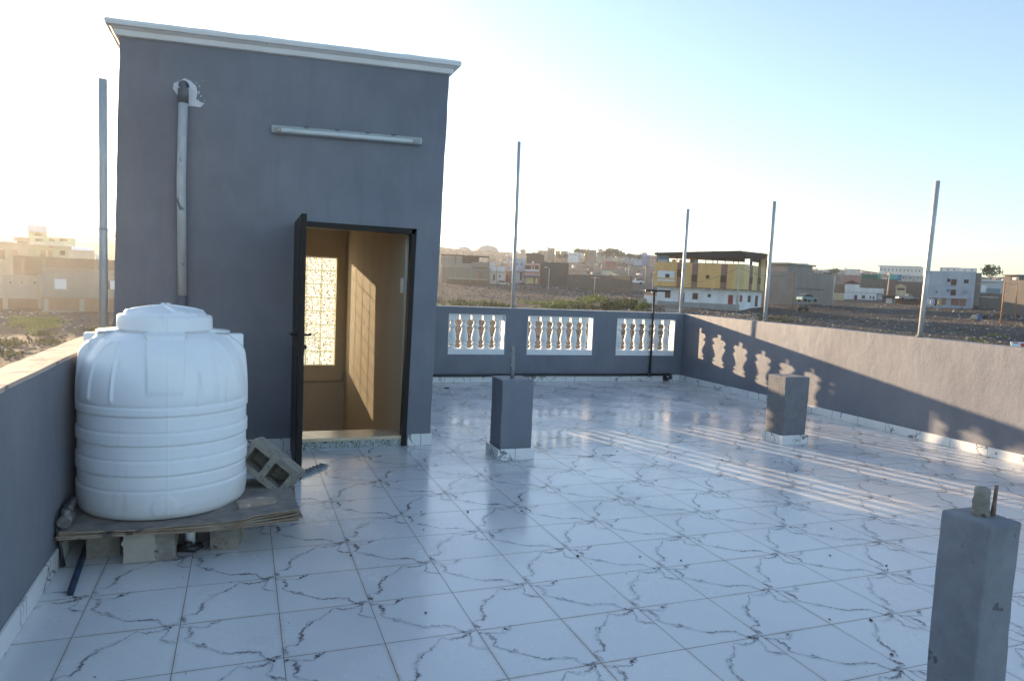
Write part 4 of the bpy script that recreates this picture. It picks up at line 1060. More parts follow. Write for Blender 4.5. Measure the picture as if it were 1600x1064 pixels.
b.rect('window', 54, 365.5, 66, 369, WOODW, -.1, .5)
b = Bld('house', 'small cream house with pale blue roof panel beside green house', 'house', 108, 148, 391, 410, 92, depth=6, col=(0.58, 0.48, 0.38))
mb = MB(); a = b.uv(112, 391); c = b.uv(146, 392); e = b.uv(122, 384.5)
mb.prism([(-.25, a[1]-.02), (2.6, e[1]), (3.4, e[1]), (6, a[1]-.02)], c[0]-a[0], b.M @ Matrix.Translation((a[0], 0, 0)) @ Matrix(((0, 0, 1, 0), (1, 0, 0, 0), (0, 1, 0, 0), (0, 0, 0, 1))))
mb.build('roof', mottled('blue_roof', (.42, .50, .58), (.55, .6, .66), 2, .4, .2, spec=.5), b.r)
b = Bld('house', 'tan flat roofed house at the left photo edge under pale roof', 'house', -60, 47, 377, 412, 88, depth=8, col=(0.46, 0.36, 0.25))
b.slab('roof', -60, 374, 27, 377.5, WHP, 6, .5); b.slab('upper_room', 21, 371, 46, 378, wallmat((.40, .30, .20)), 6, .05)
b.rect('window', 19, 390.5, 27, 398, WOODW, .05, .1); b.rect('door', -2, 390, 8, 406, WOODW, .05, .1)
b = Bld('water_tank', 'tiny white roof tank seen beside the leftmost pole', 'tank', 150, 157, 399, 405, 80, depth=1.2, col=(.75, .76, .78), cap=.1)

# -- centre left group
b = Bld('house', 'low grey brown block house with unfinished roof frame, nearest stair house edge', 'house', 689, 765, 418, 444, 200, depth=14, col=(0.20, 0.185, 0.16), kind='block')
b.slab('upper_wall', 690, 411, 737, 418, wallmat((.30, .28, .25), 'block'), 10, .02)
b.slab('upper_room', 691, 401, 722, 411, wallmat((.30, .28, .26), 'block'), 8, -.4)
b.slab('roof_room', 722, 401, 748, 411, DARKW, 9, -3)
b.slab('parapet', 737, 410, 765, 418, wallmat((.24, .22, .19)), 10, .3)
for x in (690, 712, 730, 748, 764): b.rect('column', x-.5, 400, x+.5, 411, WOODW, .2, .25)
b.slab('roof_beam', 689, 399, 765, 400.2, WOODW, 6, .3)
b.rect('door', 748, 424, 751.5, 434, wallmat((.30, .09, .06)), .08, .15)
for x in (712, 735): b.rect('pillar', x-.6, 418, x+.6, 436, wallmat((.28, .26, .22)), .1, .2)
b.slab('terrace', 700, 435, 762, 437, wallmat((.34, .31, .27)), 4, 2.5)
for x in (723, 734, 746, 755): b.rect('terrace_post', x-.4, 437, x+.4, 443, wallmat((.3, .28, .24)), 2.2, .3)
b = Bld('house', 'small white house with stepped roof wall beside parked grey car', 'house', 764, 789, 424, 441, 204, depth=8, col=(0.62, 0.58, 0.52))
b.slab('parapet', 764, 417, 789, 424, wallmat((.78, .79, .80)), 8, .6); b.slab('roof_room', 764, 410, 772, 417, wallmat((.74, .75, .77)), 4, .3)
b.rect('door', 770.5, 429, 773.5, 439, DARKW, .05, .1); b.rect('window', 779.5, 430, 782.5, 433.5, DARKW, .05, .1, WHP)
b = Bld('house', 'narrow brown house squeezed between white house and blue house', 'house', 789.5, 798, 424, 442, 212, depth=7, col=(0.24, 0.17, 0.13))
b.rect('garage_door', 790, 429, 793.5, 440, wallmat((.25, .05, .05)), .05, .1)
b = Bld('house', 'pale blue two storey house behind the thin centre pole', 'house', 797.5, 820, 409, 442, 208, depth=9, col=(0.50, 0.54, 0.60))
b.slab('parapet', 797, 404, 820, 409, wallmat((.45, .50, .57)), 8, .4); b.slab('balcony', 797, 416, 820, 424, wallmat((.55, .59, .66)), 3, 1.0)
for x in (800, 806, 813): b.rect('window', x, 411, x+3.5, 414.5, BLUEW, .06, .1)
b.slab('ground_storey', 799, 425.5, 819, 440, wallmat((.60, .62, .64)), 5, .1); b.rect('door', 812.5, 426, 815.5, 438, DARKW, .15, .1)
for x in (798, 808, 818): b.rect('post', x-.4, 401, x+.4, 404, WHP, .3, .3)
b = Bld('house', 'pink house with arched balcony over yellow ground storey', 'house', 819.5, 842.5, 411.5, 442.5, 202, depth=9, col=(0.58, 0.32, 0.29))
b.slab('ground_storey', 822, 432, 843, 443, wallmat((.56, .52, .28)), 8, .12)
b.slab('awning', 818, 431, 843, 433.5, wallmat((.06, .09, .17)), 5, 1.2)
b.slab('balcony_rail', 820, 421.5, 842, 424, wallmat((.66, .66, .70)), 3, .7)
for x0, x1 in ((821, 830), (832, 834), (836, 841.5)): b.rect('arch', x0, 415, x1, 421, WOODW, .08, .12)
for x0, x1 in ((833.5, 836.5), (840, 843)): b.rect('door', x0, 434, x1, 443, wallmat((.30, .12, .08)), .16, .1)
b.rect('ornament', 831, 408.5, 834.5, 411.5, WHP, .1, .4)
b = Bld('house', 'dark brown block house directly behind the pink house', 'house', 820.5, 848, 398, 430, 250, depth=14, col=(0.105, 0.085, 0.075), kind='block')
b.slab('roof', 822, 395.5, 846, 398, wallmat((.13, .10, .09)), 10, -1)
b = Bld('boundary_wall', 'tall dark block wall right of the pink house', 'wall', 843, 887, 410, 446, 204, depth=9, col=(0.115, 0.098, 0.085), kind='block')
b = Bld('boundary_wall', 'long brown stone wall between pink house and white pickup', 'wall', 885, 983, 430, 455, 196, 176, depth=1, col=(0.16, 0.135, 0.115), kind='block')
b.slab('footing', 885, 449, 983, 456, wallmat((.17, .13, .10), 'rubble'), 1, .3); b.slab('wall_top', 910, 428.5, 952, 430.5, wallmat((.3, .28, .25)), 1, .05)
b = Bld('shed', 'small cream box shed standing above long brown stone wall', 'shed', 938.5, 954, 423, 430.5, 205, depth=5, col=(.62, .58, .42), cap=.1)
b = Bld('shelter', 'low pinkish canopy on hillside behind shed', 'shelter', 944, 960, 409.5, 414.5, 330, depth=6, col=(.38, .14, .12)); b.slab('roof', 943, 408.6, 961, 410, wallmat((.42, .18, .14)), 7, .8)

# -- skyline houses
sky_l = [(727, 738, 398, 402, 'low dull roofed house below left storage dome', (.28, .26, .22), 560),
 (811, 819, 390, 396, 'small boxy house on skyline right of the thin centre pole', (.30, .26, .22), 520),
 (838, 853, 391.5, 401, 'tan skyline house farthest left of the ridge row', TN, 450), (853, 864, 388, 401, 'taller grey skyline house with stepped roof', (.30, .26, .22), 455),
 (865.5, 872.5, 392, 400, 'tiny orange skyline house left of tan block', (.50, .24, .12), 440), (874, 884.5, 392.5, 401, 'orange brown skyline block between orange and white houses', (.42, .32, .22), 445),
 (885, 902, 395, 402.5, 'long low white skyline house', (.68, .68, .68), 430), (898, 910, 390, 397, 'white upper house with thin flat roof on skyline', (.62, .60, .58), 470),
 (911, 919, 390.5, 402, 'bright orange skyline house wall', (.58, .30, .10), 436), (917, 929, 391, 407, 'grey brown tower house tallest on skyline', (.24, .20, .17), 430),
 (929.5, 939, 394, 403, 'cream skyline house just right of tall grey tower house', (.60, .56, .48), 445), (937, 955, 392.5, 402, 'beige skyline house behind dark trees', (.42, .38, .33), 470),
 (964, 974, 394, 402, 'cream stepped skyline house between two dark trees', (.60, .57, .50), 460), (974, 992, 397.5, 404, 'long grey white skyline house', (.46, .46, .46), 450),
 (988, 1000, 399, 408, 'pale blue skyline shed left of bluer house', (.44, .50, .56), 430), (998, 1013, 398, 408, 'blue boxy skyline house left of pinkish brown one', (.30, .42, .60), 435),
 (1012, 1027, 399.5, 409, 'pinkish brown skyline house beside yellow building', (.44, .28, .23), 430), (1000, 1008, 395, 399, 'small roof box above the blue skyline house', (.40, .38, .35), 470),
 (1237, 1268, 418, 424, 'tan hilltop house under the pink turreted house', (.40, .34, .26), 500), (1247, 1260, 412, 419, 'pink turreted hilltop house', (.46, .29, .27), 520),
 (1262, 1284, 422, 428, 'low dull house right of pink turreted house', (.33, .29, .24), 480), (1318, 1342, 420.5, 425, 'pale flat skyline house before long white block', (.54, .52, .47), 520),
 (1286, 1302, 424, 430, 'bluish white low house in the middle distance', (.55, .58, .62), 420), (1270, 1283, 424, 430, 'low grey house beside blue sheet roof', (.36, .36, .37), 400)]
random.seed(31)
for i, (x0, x1, yt, yb, lab, c, w) in enumerate(sky_l):
    b = Bld('house', lab, 'house', x0, x1, yt, yb+1.5, w, depth=9, col=c)
    n = max(1, int((x1-x0)/4))
    if yb-yt > 5:
        for k in range(n):
            xx = x0+(x1-x0)*(k+.5)/n; yy = yt+(yb-yt)*.4
            b.rect('window', xx-.7, yy-1, xx+.7, yy+1, DARKW, .05, .1)
    if i % 3 == 0: b.slab('roof_box', x0+1, yt-2, x0+3.5, yt, wallmat(c), 4, -1)
# storage domes
for (xc, yt, yb, hw, lab) in ((725, 385.5, 392, 11, 'smaller grey storage dome on the hill, left'), (762, 383.5, 392, 17, 'larger grey storage dome on the hill, right')):
    w = 640; p = at(xc, yb, w); r = hw*w/F; h = (yb-yt)*w/F
    o = root('storage_dome', lab, 'dome', (p.x, p.y, p.z))
    mb = MB(); mb.lathe([(r*math.cos(a), h*math.sin(a)) for a in [i*math.pi/16 for i in range(9)]], p, 32); mb.build('roof', wallmat((.30, .29, .27)), o)
    mb = MB(); mb.lathe([(r*1.02, -6), (r*1.02, 0), (r, .1)], p, 32); mb.build('drum', wallmat((.26, .24, .21)), o)
    mb = MB(); mb.tube([p+Vector((0, 0, h-.2)), p+Vector((0, 0, h+1.6))], .35, 6); mb.build('vent', wallmat((.3, .3, .3)), o)

# -- yellow building
YEL = (0.74, 0.45, 0.18); MAU = (0.27, 0.155, 0.12); W1_ = (0.74, 0.75, 0.77)
yb_ = Bld('apartment_building', 'yellow and brown striped building with white ground storey and dark roof terrace', 'building', 1027, 1155, 449, 480, 128, 123, depth=13, col=W1_)
r = yb_.r
yb_.slab('upper_storey', 1024, 411.5, 1156, 449.5, wallmat(YEL), 13, 1.0)
e0 = yb_.uv(1155, 430)
def side_pts(px, w): p = at(px, 450, w); return Vector((p.x, p.y, 0))
# receding right hand end: same thing, second facade
C0 = yb_.A+yb_.u*yb_.len; C1_ = side_pts(1191, 134)
u2 = (C1_-C0).normalized(); n2 = Vector((u2.y, -u2.x, 0)); n2 = n2 if n2.dot(CAM-C0) > 0 else -n2
L2 = (C1_-C0).length; M2 = Matrix((u2, -n2, Vector((0, 0, 1)))).transposed().to_4x4(); M2.translation = C0
z_mid = yb_.uv(1155, 452.5)[1]; z_top = yb_.uv(1155, 413.5)[1]
mb = MB(); mb.box(-.02, L2, 0.02, 9, yb_.z0-2, z_mid, M2); mb.build('side_wall', wallmat(W1_), r)
mb = MB(); mb.box(-1.2, L2+.3, -.95, 9, z_mid, z_top+.05, M2); mb.build('side_upper_storey', wallmat((.66, .50, .24)), r)
def uv2(x, y):
    d = ray(x, y); k = (C0-CAM).dot(n2)/d.dot(n2); p = CAM+d*k; return (p-C0).dot(u2), p.z
def rect2(name, x0, y0, x1, y1, m_, out=1.0, th=.1):
    a = uv2(x0, (y0+y1)/2); c = uv2(x1, (y0+y1)/2); t_ = uv2((x0+x1)/2, y0); d = uv2((x0+x1)/2, y1)
    mb = MB(); mb.box(a[0], c[0], -out, th-out, d[1], t_[1], M2); return mb.build(name, m_, r)
MM_ = wallmat(MAU)
for x0, x1, ya, yb2 in ((1059, 1066.5, 411.5, 448.5), (1082, 1091, 412, 449.5), (1127, 1136.5, 413.5, 452)): yb_.rect('stripe', x0, ya, x1, yb2, MM_, 1.05, .1)
for x0, x1 in ((1162.5, 1166.5), (1175.5, 1179.5)): rect2('stripe', x0, 414.5, x1, 453.5, MM_, 1.03)
for x0, y0, x1, y1 in ((1059.5, 421.5, 1065.5, 433), (1081.5, 429.5, 1090, 440), (1104, 430, 1109, 435.5), (1126.5, 431, 1135, 441.5)): yb_.rect('window', x0, y0, x1, y1, WOODW, 1.1, .1)
for x0, y0, x1, y1 in ((1162.5, 432.5, 1166.5, 443), (1175.5, 433.5, 1179.5, 444)): rect2('window', x0, y0, x1, y1, WOODW, 1.07)
# recessed white balcony
yb_.rect('balcony_recess', 1029, 423.5, 1055, 439.5, wallmat((.76, .78, .82)), 1.04, .06)
yb_.rect('balcony_rail', 1026, 434, 1055, 436, wallmat(YEL), 1.16, .1); yb_.rect('balcony_window', 1041, 428.5, 1047.5, 434.2, DARKW, 1.09, .06)
# ground storey openings
for n_, x0, y0, x1, y1, m_ in (('window', 1039, 456, 1047.5, 465.5, WOODW), ('door', 1060, 457, 1062.5, 476, wallmat((.45, .46, .5))), ('door', 1067, 457.5, 1069, 475.5, DARKW), ('window', 1082, 458, 1090.5, 468, WOODW), ('window', 1106, 459.5, 1110.5, 464.5, DARKW), ('door', 1137.5, 461, 1145, 480, REDD), ('window', 1150.5, 461, 1153.5, 481, BLUEW)): yb_.rect(n_, x0, y0, x1, y1, m_, .05, .1)
for n_, x0, y0, x1, y1, m_ in (('window', 1156, 461.5, 1159.5, 471.5, REDD), ('window', 1168.5, 462, 1172.5, 472, DARKW), ('door', 1180, 462, 1183.5, 479, DARKW)): rect2(n_, x0, y0, x1, y1, m_, .05)
for x in (1056, 1100, 1113, 1145): yb_.rect('bracket', x-1, 449.5, x+1, 454, wallmat(W1_), .8, .8)
yb_.slab('plinth', 1027, 473, 1155, 482, wallmat((.30, .31, .31)), 1, .25)
# open roof terrace: posts, rail, dark canopy
z_r = yb_.uv(1090, 411)[1]; z_c = yb_.uv(1090, 396.5)[1]; Lq = yb_.len
xs_ = [1028, 1046, 1059, 1072, 1091, 1104, 1115, 1122, 1134, 1147, 1155]
for x in xs_: yb_.rect('terrace_post', x-.6, 394.5, x+.6, 412, DARKW, .9, .25)
mb = MB(); a = yb_.uv(1027, 395.5); c = yb_.uv(1160, 392.5)
mb.prism([(a[0]-.3, a[1]-.35), (c[0], c[1]-1.4), (c[0], c[1]), (a[0]-.3, a[1])], 12.5, yb_.M @ Matrix.Translation((0, 11.3, 0)) @ Matrix.Rotation(R_(90), 4, 'X'))
mb.build('canopy', wallmat((.035, .03, .03)), r)
a2 = uv2(1154, 392.5); c2 = uv2(1192, 396.5)
mb = MB(); mb.prism([(-1, a2[1]-1.3), (L2+.8, c2[1]-.8), (L2+.8, c2[1]), (-1, a2[1])], 6, M2 @ Matrix.Translation((0, 5, 0)) @ Matrix.Rotation(R_(90), 4, 'X')); mb.build('side_canopy', wallmat((.04, .03, .03)), r)
for x, y1 in ((1170, 417), (1184, 417)): rect2('terrace_post', x-.7, 395, x+.7, y1, DARKW, .6, .3)
rect2('terrace_screen', 1172, 398, 1184, 410, wallmat((.06, .05, .05)), .3); rect2('end_pillar', 1186.5, 398, 1192.5, 455, wallmat((.60, .50, .28)), 1.0, .8)
rect2('end_stripe', 1187.5, 398, 1189.8, 455, MM_, 1.06); rect2('window', 1188, 407, 1190.5, 416, WOODW, 1.1); rect2('window', 1186, 438, 1189, 448, WOODW, 1.1)
yb_.rect('terrace_window', 1029.5, 398.5, 1044.5, 406, BLUEW, .5, .1, WHP); yb_.rect('terrace_wall', 1028, 406, 1046, 412, wallmat((.5, .5, .48)), .6, .2)
for x0, x1, c in ((1049, 1054, (.55, .45, .2)), (1060, 1064, (.5, .35, .4)), (1077, 1083, (.45, .28, .10)), (1083, 1088, (.35, .45, .6))): yb_.rect('terrace_clutter', x0, 405, x1, 411, wallmat(c), -1, .8)
mb = MB(); p = yb_.A+yb_.u*(Lq*.5); q = at(1091, 376, 126); mb.tube([(q.x, q.y, z_c), (q.x, q.y, q.z)], .04, 5); mb.build('antenna', DARKW, r)

# annex and rubble beside the yellow building
b = Bld('outhouse', 'low white annex at the left foot of yellow building', 'annex', 1007, 1027, 462, 474, 129, depth=4, col=(.70, .71, .73)); b.slab('roof', 1007, 457, 1026, 462, wallmat((.32, .27, .21), 'rubble'), 4, -.2)
b = Bld('block_pile', 'squarish pile of rough stone blocks by the rear parapet line', 'block pile', 998, 1012, 468.5, 484, 100, depth=1.4, col=(.34, .29, .23), kind='block')
b.slab('ragged_top', 1001, 466, 1010, 468.5, wallmat((.36, .31, .25), 'rubble'), 1.2, -.05)
b = Bld('garden_wall', 'low stepped concrete wall in front of yellow building', 'wall', 1041, 1062, 476, 486, 105, depth=.3, col=(.24, .21, .18)); b.slab('steps', 1040, 483, 1062, 487, wallmat((.4, .38, .35)), 3, .9)

# -- right hand group
b = Bld('building', 'unfinished grey concrete building right of yellow building', 'building', 1190, 1243, 424, 475, 152, 146, depth=16, col=(0.235, 0.22, 0.20))
b.slab('upper_storey', 1192, 411.5, 1231, 424, wallmat((.24, .22, .20)), 10, .0); b.slab('roof_slab', 1190, 410.5, 1234, 413, wallmat((.28, .26, .24)), 11, .4); b.slab('floor_slab', 1190, 449, 1243, 451, wallmat((.19, .175, .16)), 12, .12)
for x in (1197, 1207, 1218, 1228, 1240): b.rect('column', x-1.2, 424, x+1.2, 474, wallmat((.27, .25, .23)), .12, .2)
for x in (1196, 1206.5, 1216.5): b.rect('vent_hole', x-.9, 433.5, x+.9, 436, DARKW, .14, .1)
b2 = Bld('building', 'grey concrete building wing with narrow upright window slots', 'building', 1243, 1258, 426, 473, 146, 153, depth=10, col=(0.27, 0.25, 0.23))
for x in (1246, 1251, 1255.5): b2.rect('window', x-.8, 436, x+.8, 446, WHP, .04, .1)
for i, (x0, x1, yt, yb, w, lab, c, k) in enumerate([
  (1257, 1283, 431, 456, 190, 'brown block wall house behind teal parked car', (.20, .16, .13), 'block'),
  (1275, 1291, 437, 450, 200, 'small pale grey house behind the brown house', (.55, .57, .60), 'plaster'),
  (1285, 1322, 444, 462, 210, 'dark brown hillside wall behind the concrete pole', (.16, .13, .11), 'block'),
  (1281, 1320, 457.5, 468, 178, 'low cream yard wall before white red roofed house', (.52, .44, .28), 'plaster'),
  (1346, 1402, 436, 460, 235, 'long brown wall below green mesh shelter', (.17, .14, .12), 'block'),
  (1380, 1442, 440, 462, 215, 'dark brown walls left of blue white building', (.16, .13, .11), 'block'),
  (1406, 1440, 431, 441, 270, 'grey tin roofed house left of blue white building', (.44, .43, .40), 'plaster'),
  (1466, 1496, 418, 425, 420, 'white skyline house with flat grey roof above blue building', (.70, .68, .64), 'plaster'),
  (1492, 1524, 419, 425, 430, 'low white skyline row right above blue building', (.66, .68, .70), 'plaster'),
  (1315, 1345, 430, 440, 300, 'dull pink long roofed house on slope', (.34, .19, .17), 'plaster'),
  (1380, 1444, 464, 479, 172, 'low dark lean-to sheds with flat roof near parked truck', (.15, .12, .11), 'plaster'),
  (1513, 1567, 458, 484, 150, 'long low grey yard wall between buildings at right', (.20, .185, .17), 'block'),
  (1531, 1567, 439, 460, 185, 'pale blue flat roofed sheds at far right', (.46, .50, .54), 'plaster')]):
    b = Bld('boundary_wall' if 'wall' in lab.split(' ')[2:4] or 'yard' in lab else 'house', lab, 'wall' if 'wall' in lab else 'house', x0, x1, yt, yb, w, depth=1 if 'yard' in lab else 8, col=c, kind=k)
    if i in (1, 6, 7, 8):
        for q in range(3): xx = x0+(x1-x0)*(q+.5)/3; b.rect('window', xx-.8, yt+2, xx+.8, yt+4.5, DARKW, .05, .1)
    if i == 0: b.slab('roof_sheet', 1258, 424.5, 1267, 429, wallmat((.10, .18, .42)), 5, .2); b.slab('roof_box', 1260, 429, 1267, 431, wallmat((.7, .72, .75)), 4, .1)
    if i == 6: b.slab('roof', 1408, 429, 1424, 431.5, wallmat((.55, .55, .57)), 5, .4)
    if i == 10:
        b.slab('roof', 1378, 462, 1436, 464.5, wallmat((.10, .095, .09)), 6, 1.5)
        for x0_, x1_, m_ in ((1384, 1394, WHP), (1400, 1410, wallmat((.25, .12, .08))), (1396, 1399, wallmat((.3, .32, .34)))): b.rect('door', x0_, 466, x1_, 477, m_, .05, .1)
    if i == 12: b.slab('roof', 1530, 437.5, 1568, 440, wallmat((.62, .66, .70)), 8, .6); b.rect('door', 1541, 451, 1563, 458, BLUEW, .05, .1); b.rect('window', 1533, 446, 1541, 455, WHP, .05, .1)
    if i == 11: b.slab('coping', 1516, 463.5, 1560, 465, wallmat((.5, .5, .49)), 1, .15)
b = Bld('house', 'white two part house with dark red pitched roof', 'house', 1320, 1371, 457, 470.5, 196, depth=9, col=(.74, .75, .78))
b.slab('terrace_wall', 1320, 450, 1381, 457.5, wallmat((.74, .73, .70)), 9, .2); b.slab('upper_room', 1320, 443.5, 1343, 450.5, wallmat((.74, .73, .71)), 7, .15)
mb = MB(); a = b.uv(1319, 443.5); c = b.uv(1345, 443.5); t_ = b.uv(1331, 438)
mb.prism([(a[0]-.2, a[1]), (c[0]+.2, a[1]), (t_[0], t_[1])], 7.5, b.M @ Matrix.Translation((0, 7.2, 0)) @ Matrix.Rotation(R_(90), 4, 'X')); mb.build('roof', wallmat((.14, .05, .045)), b.r)
for n_, x0, y0, x1, y1, m_ in (('window', 1325, 445, 1329.5, 450, wallmat((.2, .08, .07))), ('door', 1334.5, 461, 1339.5, 470, wallmat((.14, .05, .05))), ('window', 1346.5, 461.5, 1351.5, 466.5, WOODW), ('window', 1359, 462, 1361, 467, DARKW), ('window', 1364, 462.5, 1366, 467.5, DARKW)): b.rect(n_, x0, y0, x1, y1, m_, .06, .1)
b.slab('side_wing', 1371, 458, 1381, 471, wallmat((.6, .6, .6)), 6, -1)
b = Bld('shelter', 'green mesh covered shelter with turquoise end wall', 'shelter', 1345, 1373, 429, 436, 240, depth=6, col=(.02, .14, .08)); b.slab('sheet', 1371, 428, 1376.5, 435.5, wallmat((.06, .36, .28)), 6, .2)
b = Bld('shed', 'bright turquoise sheet shed with blue side', 'shed', 1386, 1404, 429, 437.5, 240, depth=6, col=(.08, .42, .36)); b.slab('side_sheet', 1403, 429.5, 1408.5, 438, wallmat((.08, .16, .42)), 5, .1)
b = Bld('apartment_building', 'long white block with rows of small windows on the skyline', 'building', 1372, 1440, 417, 428, 600, depth=15, col=(.66, .65, .60))
for k in range(11): b.rect('window', 1376+k*6, 419.5+k*.22, 1377.6+k*6, 423+k*.22, DARKW, .1, .2)
b.slab('roof', 1372, 415.5, 1440, 417, wallmat((.7, .69, .65)), 15, .4)
b = Bld('house', 'small beige gabled house in front of brown walls', 'house', 1400, 1416, 447, 456, 205, depth=6, col=(.58, .46, .30))
mb = MB(); a = b.uv(1399, 447.5); c = b.uv(1417.5, 447.5); t_ = b.uv(1408, 444); mb.prism([(a[0], a[1]), (c[0], a[1]), (t_[0], t_[1])], 6.5, b.M @ Matrix.Translation((0, 6.2, 0)) @ Matrix.Rotation(R_(90), 4, 'X')); mb.build('roof', wallmat((.6, .5, .36)), b.r)
b.rect('garage_door', 1402, 450.5, 1413.5, 453.5, WOODW, .05, .1)
b = Bld('building', 'pale blue three storey concrete building behind the nearest right pole', 'building', 1442, 1523, 424, 477, 152, depth=12, col=(.40, .45, .52))
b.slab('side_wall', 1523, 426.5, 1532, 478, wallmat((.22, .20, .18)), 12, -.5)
for x0, y0, x1, y1, m_ in ((1480, 435.5, 1485, 440.5, DARKW), (1486, 436.5, 1494.5, 446.5, WOODW), (1506, 437, 1513.5, 442.5, DARKW), (1479, 452, 1484, 456.5, BLUEW), (1485.5, 452.5, 1493.5, 461.5, WOODW), (1505, 454, 1512, 459, wallmat((.3, .34, .38))), (1462, 455, 1464.5, 457.5, DARKW), (1471, 466, 1478, 476.5, wallmat((.3, .2, .15))), (1486, 466, 1498, 477, wallmat((.25, .14, .11))), (1499, 467, 1509, 478, wallmat((.28, .17, .13)))): b.rect('window' if y1 < 463 else 'door', x0, y0, x1, y1, m_, .06, .1)
b.slab('ground_band', 1440, 463.5, 1512, 466, wallmat((.5, .52, .54)), 3, .3)
b = Bld('building', 'dark grey block building filling the right photo edge', 'building', 1567, 1660, 438, 489, 130, 120, depth=12, col=(.165, .15, .14), kind='block')
b.slab('roof_room', 1567, 430, 1589, 438, wallmat((.15, .14, .13)), 5, -.5); b.rect('opening', 1573, 433, 1577, 437, DARKW, -.45, .1); b.rect('opening', 1579, 433.5, 1585, 437, WHP, -.45, .1)
b.slab('roof_slab', 1566, 429, 1591, 430.5, wallmat((.2, .19, .18)), 6, .1)

# ---------------------------------------------------------------- utility poles
WOODP = mottled('orange_wood_pole', (.28, .15, .07), (.40, .23, .11), 6, .85, .4)
CONP = mottled('pale_pole', (.42, .40, .36), (.55, .52, .47), 4, .85, .3)
DKP = mottled('dark_pole', (.13, .11, .10), (.19, .17, .15), 4, .85, .3)
def upole(x0, y0, x1, y1, w, m_, lab, r=.11, arm=0, lampa=0):
    a = at(x0, y0, w); c = at(x1, y1, w)
    o = root('utility_pole', lab, 'pole', a, 'utility poles on the waste ground')
    mb = MB(); mb.tube([a-Vector((0, 0, 1)), c], [r*1.15, r*.8], 8); mb.build('shaft', m_, o)
    if arm:
        mb = MB(); mb.box(-arm, arm, -.05, .05, -.07, .07, Matrix.Translation(c-Vector((0, 0, .35))) @ Matrix.Rotation(-YAW, 4, 'Z')); mb.build('crossarm', m_, o)
    if lampa:
        mb = MB(); e = c+RH*lampa+Vector((0, 0, .35)); mb.tube([c, c+RH*lampa*.5+Vector((0, 0, .3)), e], .05, 6); mb.build('lamp_arm', m_, o)
        mb = MB(); mb.box(-.35, .35, -.12, .12, -.07, .06, Matrix.Translation(e) @ Matrix.Rotation(-YAW, 4, 'Z')); mb.build('lamp_head', WHP, o)
    return c
ends = {}
for k, a in dict(a=(697.5, 442, 699, 409, 190, WOODP, 'thin rusty pole before the grey brown block house', .09), b=(712.5, 416, 713.5, 389, 210, DKP, 'thin dark mast above grey brown block house roof', .08),
  c=(775.5, 444, 776.5, 414, 195, DKP, 'dark pole standing before the small white house', .10), d=(856.5, 449.5, 858.5, 420, 185, CONP, 'pale street lamp pole before the tall dark wall', .12, 0, -1.0), e=(928, 458, 930, 432, 176, CONP, 'pale pole with crossarm before the long stone wall', .11, 1.1),
  f=(981.5, 431.5, 983, 414, 240, CONP, 'short pale pole above right end of stone wall', .12), g=(1007.5, 444, 1009, 417, 220, CONP, 'pale pole on slope left of yellow building, higher one', .12), h=(1019.5, 451, 1021, 429, 200, CONP, 'pale pole closest to yellow building left corner', .12),
  i=(1151, 483, 1155.5, 418.5, 118, CONP, 'grey pole with lamp before yellow building right corner', .10, 0, 1.4), j=(1239, 480, 1242, 425.5, 122, WOODP, 'orange wooden pole before unfinished grey building', .09),
  k=(1300, 476.5, 1304, 430, 150, CONP, 'stout pale concrete pole on open ground, centre right', .17), l=(1281, 458, 1282, 436, 200, WOODP, 'thin wooden pole behind teal car', .10), m=(1386, 459.5, 1390, 428, 210, CONP, 'pale pole before the turquoise shed', .13),
  n=(1564, 495.5, 1570.5, 440.5, 112, WOODP, 'orange wooden pole left of the pair at right edge', .11), o=(1586.5, 489, 1589.5, 443, 122, WOODP, 'orange wooden pole right of the pair at right edge', .10), p=(1268, 448, 1269, 439, 190, wallmat((.6, .5, .1)), 'short yellow post on the slope', .12)).items():
    ends[k] = upole(*a)
def wire(a, b, sag, lab):
    pts = [a+(b-a)*t_/16 - Vector((0, 0, sag*4*(t_/16)*(1-t_/16))) for t_ in range(17)]
    mb = MB(); mb.tube(pts, .022, 4); o = mb.build('power_cable', DARKW); tag(o, lab, 'cable')
wire(ends['i'], ends['j'], 1.0, 'dark cable from lamp pole by yellow building to orange pole')
wire(ends['n'], ends['m'], 1.6, 'dark cable crossing blue building to the pale pole')
wire(ends['n'], ends['o'], .3, 'short cable joining two orange poles at right edge')
wire(ends['i'], at(1065, 446, 124), .4, 'thin cable slanting across yellow facade')

